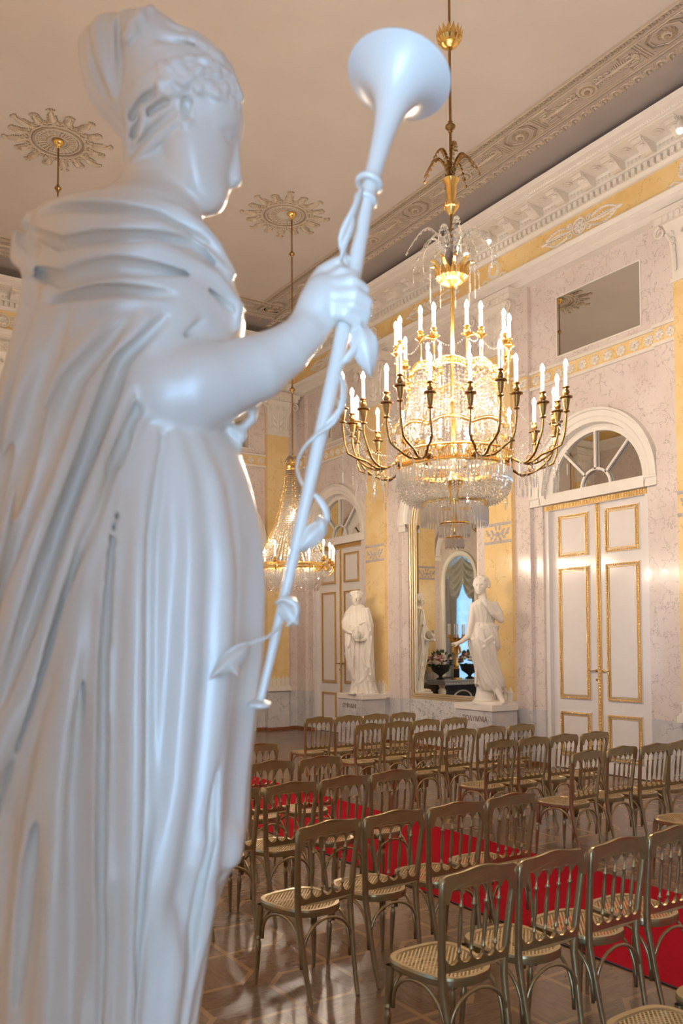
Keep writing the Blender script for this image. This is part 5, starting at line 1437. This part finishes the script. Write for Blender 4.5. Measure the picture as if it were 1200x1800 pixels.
for pts, r in [([(162, 80), (172, 130), (196, 190)], 5), ([(220, 60), (222, 120), (218, 180)], 5), ([(290, 105), (345, 109), (395, 128)], 4)]: fold(pts, r, .004, 0, 'cut')
for pts, r in [([(322, 212), (275, 226), (232, 256)], 9), ([(312, 194), (264, 206), (224, 234)], 9), ([(306, 176), (258, 190), (222, 214)], 9), ([(318, 240), (282, 254), (236, 284)], 9), ([(300, 158), (262, 172), (232, 192)], 8)]: fold(pts, r, .004)
for pts, r in [([(318, 203), (268, 216), (228, 246)], 5), ([(308, 185), (262, 198), (224, 224)], 5), ([(316, 226), (280, 241), (236, 270)], 5)]: fold(pts, r, .003, 0, 'cut')
random.seed(3); CUR = []
for i in range(44):          # curls over the brow and ear
    t = (i % 11)/10; row = i//11
    px = 296+t*128; py = 198-8*t-row*13.5+3*math.sin(t*9+row*2)-10*math.sin(PI*t)*(row/3); px -= row*row*1.6*(t > .8)
    if row == 0 and .22 < t < .48: py -= 12
    q = S_(px+random.uniform(-2, 2), py, .002); CUR.append(q)
for i, q in enumerate(CUR):
    f_ = (1.0, 1.25, .9, 1.12)[(i*7) % 4]
    sc_.ell(q, (8.2*k_*f_, .013*f_, 8.2*k_*f_), random.uniform(0, 2), .0012)
    sc_.ell((q[0]+.001, q[1]-.014*f_, q[2]), (4.4*k_*f_, .009, 4.4*k_*f_), 0, .001, 'cut')
for i in range(9):           # bow of curls on top of the scarf
    t = i/8; q = S_(272-34*t+5*math.sin(i*2), 42+62*t, 0); sc_.ell(q, (11*k_, .014, 11*k_), 0, .004); sc_.ell((q[0], q[1]-.014, q[2]), (4*k_, .007, 4*k_), 0, .002, 'cut')
for i in range(8): q = S_(335+8*i, 88+5*i+4*math.sin(i*2.2), 0); sc_.ell(q, (9*k_, .009, 8*k_), .6, .004)
sc_.ell(L(262, 42, .02), (22*k_, 22*k_, 13*k_), .3, .01)
# bent arm: upper arm under the cloth, forearm, hand closing on the trumpet
sc_.chain([L(262, 640, -.05), L(292, 690, -.075), L(345, 682, -.075)], [52*k_, 66*k_, 68*k_], .02)
sc_.chain([L(300, 690, -.075), L(385, 672, -.07), L(450, 648, -.055), L(500, 618, -.04), L(536, 585, -.028)], [66*k_, 63*k_, 55*k_, 43*k_, 33*k_], .02)
HD = -.02
sc_.chain([L(530, 590, HD), L(556, 552, HD), L(574, 520, HD+.002)], [32*k_, 38*k_, 37*k_], .014, fl=.72)
sc_.ell(L(566, 528, HD), (36*k_, .028, 44*k_), -.55, .012)
TR = lambda py: (457+(650-457)*((1235-py)/915.0), )
for pts, rs in [([(572, 496, 0.), (600, 478, -.012), (622, 484, -.004), (628, 500, .012)], (12, 11, 9.5, 8)),
                ([(584, 502, -.012), (618, 494, -.022), (640, 510, -.010), (632, 524, .012)], (13, 12, 10.5, 8.5)),
                ([(586, 518, -.016), (624, 516, -.024), (646, 532, -.010), (636, 548, .010)], (13, 12, 10.5, 8.5)),
                ([(584, 536, -.014), (620, 536, -.022), (644, 550, -.008), (638, 570, .008)], (12.5, 11.5, 10, 8)),
                ([(578, 550, -.010), (606, 552, -.016), (628, 566, -.006), (622, 584, .008)], (11.5, 10.5, 9, 7.5)),
                ([(552, 500, .012), (566, 478, .022), (592, 462, .022), (610, 456, .014)], (14, 12.5, 11, 9))]:
    sc_.chain([L(a, b, HD+d) for a, b, d in pts], [r*k_ for r in rs], .0035)
base = to_world(D0, L(215, 2125)); base = (base[0], base[1], .93)
sc_.ell(L(120, 2105, -.10), (60*k_, .10, 28*k_), 0, .02); sc_.ell(L(260, 2108, -.06), (60*k_, .10, 26*k_), 0, .02)
big_statue = sc_.build('marble_statue', M_STATUE, base, smooth_it=1)
big_statue['label'] = 'large white marble statue of a draped woman holding up a trumpet in the foreground'; big_statue['category'] = 'statue'
def sculpt_part(mb, name, mat, parent, base, D0, smooth=True, angle=None):
    B = (RT, FW, UP); O = CAM+FW*D0
    mb.v = [tuple(O+RT*p[0]+FW*p[1]+UP*p[2]-Vector(base)) for p in mb.v]
    return mb.build(name, mat, parent, smooth=smooth, angle=angle)
# trumpet, turned about its own axis
axis = [(456, 1238, -.055, 7), (470, 1180, -.052, 7.5), (520, 960, -.04, 10), (560, 780, -.028, 12), (596, 615, -.014, 13.5), (622, 480, -.002, 13.5), (645, 345, .012, 14)]
tb = MB(); tb.tube([L(a, b, d) for a, b, d, r in axis], [r*k_ for a, b, d, r in axis], 18)
P0 = Vector(L(645, 345, .012)); ax_ = (Vector(L(701, 136, .075))-P0); LEN = ax_.length
Mx = ax_.normalized().to_track_quat('Z', 'Y').to_matrix()
BR = 92*k_*1.06
prof = [(14*k_, 0), (15.5*k_, LEN*.2), (18*k_, LEN*.38), (21.5*k_, LEN*.54), (26*k_, LEN*.66), (33*k_, LEN*.76), (43*k_, LEN*.84), (56*k_, LEN*.90), (71*k_, LEN*.945), (86*k_, LEN*.98), (BR, LEN*1.0), (BR-.003, LEN*1.018), (84*k_, LEN*.995), (64*k_, LEN*.94), (42*k_, LEN*.86), (24*k_, LEN*.68), (8*k_, LEN*.4)]
tb.lathe(prof, tuple(P0), 40, None, Mx)
for pt, d, r in (((648, 322), .014, 20), ((642, 352), .011, 16)): 
    q = [tuple(Vector(L(pt[0], pt[1], d))+Mx@Vector((r*k_*math.cos(t), r*k_*math.sin(t), 0))) for t in [2*PI*i/20 for i in range(20)]]; tb.tube(q, 6*k_, 8, closed=True)
tb.lathe([(8*k_, -8*k_), (19*k_, -4*k_), (20*k_, 2*k_), (8*k_, 8*k_)], L(456, 1238, -.055), 14)
sculpt_part(tb, 'trumpet', M_STATUE, big_statue, base, D0, angle=60)
# ribbon and leaves twined round the trumpet
def ribbon(pts, w, name='vine_ribbon'):
    mb = MB(); N = len(pts); P_ = [Vector(L(*p)) for p in pts]
    # Catmull smoothing
    Q = []
    for i in range(N-1):
        a, b, c, d = [P_[max(0, min(N-1, i+j))] for j in (-1, 0, 1, 2)]
        for t in (0, .25, .5, .75): Q.append(.5*((2*b)+(c-a)*t+(2*a-5*b+4*c-d)*t*t+(-a+3*b-3*c+d)*t**3))
    Q.append(P_[-1]); n = len(Q)
    mb.tube(Q, [w*k_*(.4+.6*math.sin(PI*(i+.5)/n)) for i in range(n)], 8, flat=.55); sculpt_part(mb, name, M_STATUE, big_statue, base, D0)
def leaf(a, b, w, d0=0, d1=0, bend=.02, name='laurel_leaf'):
    mb = MB(); A_, B_ = Vector(L(a[0], a[1], d0)), Vector(L(b[0], b[1], d1)); ax = B_-A_; side = ax.cross(Vector((0, 1, 0))).normalized(); n = 12; m_ = 6; vs = []
    for layer in (-1, 1):
        for i in range(n+1):
            t = i/n; ww = w*k_*math.sin(PI*t**.85)**.8 if 0 < t < 1 else .001
            for j in range(m_+1):
                s_ = 2*j/m_-1; vs.append(A_+ax*t+side*s_*ww+Vector((0, layer*.004*(1-abs(s_))-bend*math.sin(PI*t)+abs(s_)*.012, 0)))
    g = lambda l, i, j: l*(n+1)*(m_+1)+i*(m_+1)+j; fs = []
    for i in range(n):
        for j in range(m_): fs += [(g(0, i, j), g(0, i, j+1), g(0, i+1, j+1), g(0, i+1, j)), (g(1, i, j+1), g(1, i, j), g(1, i+1, j), g(1, i+1, j+1))]
        for j in (0, m_): fs.append((g(0, i, j), g(0, i+1, j), g(1, i+1, j), g(1, i, j)))
    mb.add(vs, fs); sculpt_part(mb, name, M_STATUE, big_statue, base, D0)
ribbon([(634, 560, -.02), (630, 600, -.03), (608, 632, -.03), (596, 640, -.02)], 8)
leaf((628, 565), (652, 660), 24, -.02, -.01)
ribbon([(612, 470, -.01), (600, 420, -.02), (622, 370, -.025), (636, 330, -.01)], 9); ribbon([(598, 460, -.02), (606, 430, -.03), (618, 400, -.035), (622, 380, -.03)], 7)
ribbon([(590, 700, .0), (598, 720, -.04), (584, 745, -.05), (555, 765, -.04), (532, 790, -.02), (522, 820, .01), (530, 850, .03), (545, 858, .02)], 6)
ribbon([(592, 640, .0), (604, 680, -.03), (598, 720, -.045), (572, 748, -.045)], 8)
ribbon([(536, 860, -.02), (556, 872, -.03), (572, 895, -.03), (574, 920, -.02), (556, 940, -.01)], 7)
leaf((574, 915), (522, 972), 17, -.025, -.035); leaf((560, 905), (572, 940), 10, -.02, -.03)
leaf((490, 1052), (524, 1100), 17, -.05, -.07, .01); ribbon([(484, 1060, -.06), (500, 1052, -.075), (520, 1062, -.075), (520, 1085, -.07), (504, 1100, -.06)], 8)
ribbon([(500, 1090, -.07), (470, 1120, -.10), (430, 1135, -.12), (400, 1150, -.135), (378, 1185, -.15)], 6)
leaf((440, 1130), (366, 1195), 15, -.12, -.175, .01); leaf((398, 1150), (420, 1190), 9, -.13, -.16, .01)

PLW = .92
def plinth_free(c, label):
    t = thing('statue_plinth', label, 'plinth', (c[0], c[1], 0), group='marble statue plinths')
    b = MB(); b.box((-.40, -.36, 0), (.36, .40, .835)); b.build('plinth_block', M_GREY, t)
    b = MB(); b.box((-.43, -.39, .835), (.39, .43, .93)); b.build('cream_slab', M_SLAB, t)
plinth_free(base, 'marble plinth under the big trumpet statue, below the picture')

# ---- the two statues against the far wall
plinth(T_R, 9.72, .86, XA-8.83, 'ΠΟΛΥΜΝΙΑ', 9.70, 'grey marble plinth inscribed with Greek letters under the dancing statue by the mirror', '')
plinth(T_R, 13.13, .86, XA-8.83, 'ΟΥΡΑΝΙΑ', 13.15, 'grey marble plinth inscribed with Greek letters under the globe-holding statue', '')

def small_statue(D, bbox, label, tab, body, base_px):
    Lq = LP(D); kk = D/F_PX
    s = Sculpt(*bbox, .0068, D); s.Lq = Lq; s.kk = kk
    body(s, Lq, kk)
    b = to_world(D, Lq(*base_px)); b = (b[0], b[1], .93)
    o = s.build('marble_statue', M_CREAM, b); o['label'] = label; o['category'] = 'statue'; o['group'] = 'white marble statues of draped women'
    return o
def rws(tab, kk, cy=0, asp=.8): return [((YC-y)*kk, ((l+r)/2-600)*kk, (r-l)/2*kk, cy, (r-l)/2*kk*asp) for y, l, r in tab]
def pl_(amp, f1, f2, tw=0):
    def fn(u, w, Z):
        th = np.arctan2(w, u); f = .6*np.abs(np.sin(th*f1+tw*Z))+.4*np.abs(np.sin(th*f2+1-tw*Z*.6)); return (1-f*1.3)*amp
    return fn
def face(s, Lq, kk, cx, cy, r, d, turn):
    """head centred on a photo pixel; turn in pixels of nose offset"""
    s.ell(Lq(cx, cy, d), (r*kk, r*kk, r*1.2*kk), 0, .01); s.ell(Lq(cx+turn*.4, cy+r*.75, d-.02), (r*.72*kk, r*.75*kk, r*.8*kk), 0, .03)
    ny = d-r*kk*.95
    s.chain([Lq(cx+turn, cy-1, ny), Lq(cx+turn*1.15, cy+r*.55, ny-.022)], [.010, .014], .008)
    for q in (-1, 1):
        s.ell(Lq(cx+turn+q*r*.40, cy+.6, ny+.0), (.024, .024, .016), 0, .008, 'cut'); s.ell(Lq(cx+turn+q*r*.40, cy+.8, ny+.022), (.016, .014, .010), 0, .004)
        s.chain([Lq(cx+turn+q*r*.15, cy-r*.16, ny+.002), Lq(cx+turn+q*r*.62, cy-r*.14, ny+.02)], .008, .008)
    s.chain([Lq(cx+turn-r*.22, cy+r*.93, ny+.012), Lq(cx+turn+r*.22, cy+r*.93, ny+.012)], .009, .006); s.ell(Lq(cx+turn*.9, cy+r*1.30, ny+.03), (.028, .026, .022), 0, .015)
def curls(s, Lq, kk, cx, cy, r, d, n, seed, top=1.0):
    rnd = random.Random(seed); c = Lq(cx, cy, d); R0 = r*kk
    k2 = 0
    while k2 < n:
        v = Vector((rnd.gauss(0, 1), rnd.gauss(0, 1), rnd.gauss(0, 1))).normalized()
        if v.z < -.35 or (v.y < -.1 and v.z < .50 and abs(v.x) < .72) or (v.y < -.55 and v.z < .55): continue
        k2 += 1; q = rnd.uniform(.92, 1.08)
        s.ell((c[0]+v.x*R0*q, c[1]+v.y*R0*q, c[2]+v.z*R0*1.08*q*top), (.026, .026, .026), 0, .005)
        s.ell((c[0]+v.x*(R0*q+.026), c[1]+v.y*(R0*q+.026), c[2]+v.z*(R0*q+.026)*1.08*top), (.010, .010, .010), 0, .003, 'cut')

def polymnia(s, Lq, kk):
    s.loft(rws([(1054, 838, 858), (1062, 828, 874), (1072, 829, 876), (1082, 832, 872), (1092, 834, 868), (1098, 835, 867)], kk, 0, .62), .03, pl_(.008, 8, 13, 5))
    s.loft(rws([(1096, 834, 868), (1104, 831, 872), (1114, 829, 874), (1122, 832, 876), (1130, 838, 877), (1138, 852, 877)], kk, -.01, .75), .02, pl_(.018, 8, 13, 3))
    s.loft(rws([(1112, 829, 868), (1122, 822, 870), (1135, 823, 872), (1150, 828, 873), (1165, 832, 874), (1180, 836, 878), (1195, 840, 886), (1206, 842, 886), (1213, 846, 880)], kk, 0, .72), .02, pl_(.016, 6, 11, 9))
    s.loft(rws([(1200, 838, 872), (1215, 838, 868), (1228, 835, 870), (1236, 832, 874)], kk, .06, .8), .02)
    s.chain([Lq(868, 1200, -.06), Lq(878, 1222, -.12), Lq(882, 1230, -.15), Lq(885, 1234, -.22)], [.06, .045, .04, .03], .015)
    for pts, r in [([(838, 1125), (845, 1160), (862, 1195), (880, 1215)], 2.4), ([(832, 1130), (838, 1165), (852, 1200), (866, 1213)], 2.2), ([(850, 1130), (862, 1160), (876, 1190), (886, 1206)], 2.2),
                   ([(866, 1130), (872, 1160), (880, 1185)], 2.0), ([(828, 1125), (832, 1150), (836, 1175), (834, 1200), (838, 1206)], 2.4), ([(834, 1112), (848, 1128), (862, 1118)], 2.2), ([(832, 1116), (846, 1138), (862, 1122)], 2.0),
                   ([(866, 1120), (876, 1136), (872, 1140)], 3), ([(834, 1096), (850, 1100), (868, 1094)], 1.8), ([(836, 1101), (850, 1105), (869, 1099)], 1.8), ([(842, 1104), (848, 1120)], 2), ([(856, 1104), (866, 1122)], 2)]:
        q = []
        for a, b in pts: p = Lq(a, b); q.append((p[0], s.surf_y(p[0], p[2], -.1), p[2]))
        s.chain(q, r*kk, .012)
    s.chain([Lq(847, 1040, 0), Lq(849, 1058, 0)], [.055, .062], .02)
    face(s, Lq, kk, 844, 1028, 11.5, 0, -2.5); curls(s, Lq, kk, 846, 1027, 12.6, .015, 120, 4)
    # left arm folded up to the throat, right arm stretched down
    s.chain([Lq(869, 1064, -.02), Lq(876, 1076, -.05), Lq(879, 1089, -.10)], [.062, .06, .052], .02); s.chain([Lq(879, 1089, -.10), Lq(866, 1078, -.17), Lq(855, 1064, -.19)], [.052, .045, .030], .015)
    s.chain([Lq(855, 1064, -.19), Lq(851, 1054, -.185)], [.036, .032], .01)
    for j in range(4): s.chain([Lq(852.5-j*1.2, 1056+j*1.5, -.19), Lq(849.5-j*.9, 1049+j*2.4, -.185), Lq(848-j*.5, 1051+j*2.6, -.17)], [.013, .011, .009], .004)
    s.chain([Lq(832, 1066, 0), Lq(828, 1092, -.02), Lq(823, 1118, -.06)], [.058, .052, .043], .02); s.chain([Lq(823, 1118, -.06), Lq(811, 1128, -.10), Lq(803, 1131, -.12)], [.043, .033, .026], .015)
    s.ell(Lq(801, 1131.5, -.125), (.042, .022, .026), 0, .01)
    for j in range(4): s.chain([Lq(800, 1130+j*1.0, -.135+.01*j), Lq(796, 1130.5+j*1.2, -.14+.01*j), Lq(793.5, 1131+j*1.3, -.135+.01*j)], [.012, .011, .008], .003)
    s.chain([Lq(803, 1134, -.14), Lq(799, 1137, -.15)], [.012, .010], .004)
    s.chain([Lq(858, 1100, -.12), Lq(874, 1100, -.05), Lq(872, 1106, 0)], .03, .01)
    s.loft(rws([(1231, 830, 890), (1237, 828, 892)], kk, -.02, .8), .01)
PD = 13.0
small_statue(PD, (-.1+(790-600)*PD/F_PX, (900-600)*PD/F_PX, -.42, .36, (YC-1245)*PD/F_PX, (YC-1000)*PD/F_PX),
             'white statue of a curly-haired woman touching her chin, right of the mirror', None, polymnia, (862, 1236))

def urania(s, Lq, kk):
    s.loft(rws([(1063, 619, 637), (1069, 613, 643), (1078, 608, 649), (1092, 606, 653), (1104, 607, 653), (1116, 608, 653), (1126, 608, 653)], kk, 0, .62), .03, pl_(.008, 7, 13, 3))
    s.loft(rws([(1100, 606, 654), (1120, 608, 654), (1140, 610, 655), (1160, 614, 656), (1180, 617, 657), (1200, 618, 659), (1212, 617, 662), (1221, 614, 665)], kk, 0, .72), .02, pl_(.020, 7, 12, 2))
    s.loft(rws([(1068, 636, 648), (1080, 634, 652), (1097, 632, 655), (1120, 634, 655), (1150, 638, 656), (1175, 642, 657), (1196, 645, 658)], kk, -.10, .9), .02, pl_(.018, 5, 9, 6))
    s.loft(rws([(1112, 606, 618), (1130, 606, 620), (1150, 607, 620), (1170, 610, 622), (1185, 616, 624), (1194, 620, 625)], kk, -.10, 1), .02, pl_(.018, 5, 8, 8))
    for pts, r in [([(646, 1070), (636, 1090), (630, 1100)], 2), ([(650, 1098), (640, 1092), (632, 1096)], 2), ([(648, 1110), (640, 1140), (638, 1160), (645, 1180)], 2.2), ([(652, 1120), (648, 1160), (652, 1190)], 2),
                   ([(610, 1112), (612, 1150), (620, 1192)], 1.8), ([(616, 1115), (612, 1135), (606, 1150)], 1.8), ([(622, 1128), (620, 1170), (622, 1200), (616, 1218)], 1.8), ([(630, 1130), (629, 1180), (630, 1216)], 1.8), ([(640, 1180), (636, 1200), (640, 1218)], 2),
                   ([(636, 1150), (640, 1165), (646, 1172), (642, 1184)], 2.4), ([(622, 1205), (632, 1198), (642, 1188), (646, 1182)], 2), ([(650, 1185), (654, 1205), (658, 1219)], 2)]:
        q = []
        for a, b in pts: p = Lq(a, b); q.append((p[0], s.surf_y(p[0], p[2], -.1), p[2]))
        s.chain(q, r*kk, .012)
    s.chain([Lq(627, 1058, 0), Lq(628, 1070, 0)], [.055, .062], .02)
    face(s, Lq, kk, 625.5, 1052, 8.2, -.02, -1); curls(s, Lq, kk, 626, 1050, 8.4, .01, 80, 8, .9)
    for i in range(14): a = PI*i/13; s.ell(Lq(626+9.5*math.cos(a), 1044-3.5*math.sin(a), -.06+.05*abs(math.cos(a))), (.028, .022, .034), 0, .005)
    s.chain([Lq(612, 1078, 0), Lq(605.5, 1093, -.04), Lq(606, 1104, -.08)], [.060, .062, .054], .02); s.chain([Lq(606, 1104, -.08), Lq(613, 1110, -.17), Lq(620, 1112, -.22)], [.052, .044, .03], .015)
    s.chain([Lq(645, 1080, 0), Lq(651, 1099, -.05), Lq(648, 1116, -.12)], [.060, .066, .056], .02); s.chain([Lq(648, 1116, -.12), Lq(640, 1124, -.20), Lq(634, 1126, -.24)], [.05, .04, .03], .015)
    s.ell(Lq(626, 1117, -.27), (8.3*kk, 8.3*kk, 8.3*kk), 0, .006)
    for j in range(4):
        s.chain([Lq(620, 1109+j*1.3, -.23), Lq(624, 1107+j*1.8, -.33), Lq(628, 1108.5+j*1.8, -.355)], [.015, .013, .010], .004)
        s.chain([Lq(634, 1127-j*.6, -.26), Lq(629, 1127-j*.9, -.35), Lq(624, 1126-j*.9, -.36)], [.015, .013, .010], .004)
    s.loft(rws([(1218, 612, 666), (1222.5, 610, 668)], kk, 0, .8), .01)
    for x in (620, 634): s.ell(Lq(x, 1219, -.20), (.05, .10, .03), 0, .01)
UD = 15.80
small_statue(UD, ((596-600)*UD/F_PX, (676-600)*UD/F_PX, -.46, .36, (YC-1228)*UD/F_PX, (YC-1028)*UD/F_PX),
             'white statue of a wreathed woman holding a globe by the far white door', None, urania, (640, 1221))

# ------------------------------------------------------------------ console table, candelabrum and flowers before the end-wall mirror
t = thing('console_table', 'grey marble console table seen in the mirror, carrying the candelabrum and flowers', 'table', (5.50, 15.56, 0))
mb = MB(); mb.box((-.85, -.30, .88), (.85, .34, .96)); mb.box((-.88, -.33, .96), (.88, .36, 1.0)); mb.build('table_top', M_BLUEGREY, t)
mb = MB()
for i in range(20): mb.sphere((-.80+.084*i, -.305, .92), .02, 6)
mb.build('rosette_border', M_CREAM, t)
for x in (-.72, .72):
    mb = MB(); mb.lathe([(.09, 0), (.09, .08), (.05, .14), (.075, .5), (.10, .74), (.06, .80), (.09, .88)], (x, -.05, 0), 12); mb.build('leg', M_CREAM, t, smooth=True, angle=40)
mb = MB(); mb.box((-.62, .05, .0), (.62, .30, .88)); mb.build('back_panel', M_BLACK, t)
mb = MB(); mb.tube([(.30*math.cos(a), .03, .5+.22*math.sin(a)) for a in [PI*i/12 for i in range(13)]], .022, 8); mb.build('carved_garland', M_CREAM, t)
t = thing('candelabrum', 'gilt candelabrum with unlit ivory candles on the console table, seen in the mirror', 'candelabrum', (5.90, 15.35, 1.0))
mb = MB(); mb.box((-.09, -.09, 0), (.09, .09, .05)); mb.build('base', M_GOLD, t)
mb = MB(); mb.lathe([(.065, .05), (.07, .07), (.07, .24), (.075, .26)], (0, 0, 0), 16); mb.build('drum', M_BLACK, t, smooth=True, angle=40)
mb = MB(); mb.lathe([(.08, .26), (.05, .29), (.07, .36), (.03, .42), (.045, .55), (.05, .72), (.09, .86), (.05, .90), (.12, .96), (.14, 1.0), (.05, 1.0)], (0, 0, 0), 14)
for s_ in (-1, 1): mb.tube([(s_*.03, 0, .80), (s_*.10, 0, .78), (s_*.12, 0, .66), (s_*.06, 0, .60)], [.02, .03, .03, .01], 6)
st_ = mb.build('stem', M_GOLD, t, smooth=True, angle=50)
for i in range(6):
    a = 2*PI*i/6; mb = MB(); mb.tube([(.05*math.cos(a), .05*math.sin(a), .92), (.16*math.cos(a), .16*math.sin(a), .92), (.20*math.cos(a), .20*math.sin(a), 1.0)], .012, 6)
    ao = mb.build('arm', M_GOLD, t); candle(ao, .20*math.cos(a), .20*math.sin(a), 1.02, .25, False, M_GOLD, lit=False)
M_PETAL = [simple('rose_petals', (.62, .30, .30), .6), simple('cream_petals', (.75, .68, .58), .6), simple('dusty_pink_petals', (.60, .42, .42), .6), simple('dark_leaves', (.04, .08, .03), .5)]
for q, (x, y, lab) in enumerate(((6.14, 15.66, 'dark bowl of pink and cream flowers left of the candelabrum on the console'), (5.20, 15.66, 'dark bowl of pink and cream flowers right of the candelabrum on the console'))):
    t = thing('flower_bowl', lab, 'flower arrangement', (x, y, 1.0), group='flower bowls on the console')
    mb = MB(); mb.lathe([(.10, 0), (.12, .02), (.04, .06), (.05, .10), (.20, .20), (.24, .32), (.25, .36), (.22, .36), (.05, .30)], (0, 0, 0), 20); mb.build('bowl', M_BLACK, t, smooth=True, angle=50)
    random.seed(20+q)
    for j in range(26):
        a = random.uniform(0, 2*PI); el = random.uniform(.05, 1.4); rr = .27
        px, py, pz = rr*math.cos(el)*math.cos(a), rr*math.cos(el)*math.sin(a), .40+rr*.8*math.sin(el)
        mb = MB(); mb.sphere((px, py, pz), .045, 10)
        for s_ in range(6): b = 2*PI*s_/6; mb.sphere((px+.038*math.cos(b), py+.038*math.sin(b), pz-.008), .027, 6, sc=(1, 1, .7))
        mb.build('flower', M_PETAL[j % 3], t, smooth=True)
    lf = MB()
    for j in range(60):
        a = random.uniform(0, 2*PI); el = random.uniform(-.3, 1.4); rr = .29; d = Vector((math.cos(el)*math.cos(a), math.cos(el)*math.sin(a), math.sin(el))); p = d*rr*.75+Vector((0, 0, .40)); sd = d.orthogonal().normalized()*.03
        lf.add([tuple(p), tuple(p+d*.06+sd), tuple(p+d*.13), tuple(p+d*.06-sd)], [(0, 1, 2, 3)])
    lf.build('foliage', M_PETAL[3], t, kind='stuff')
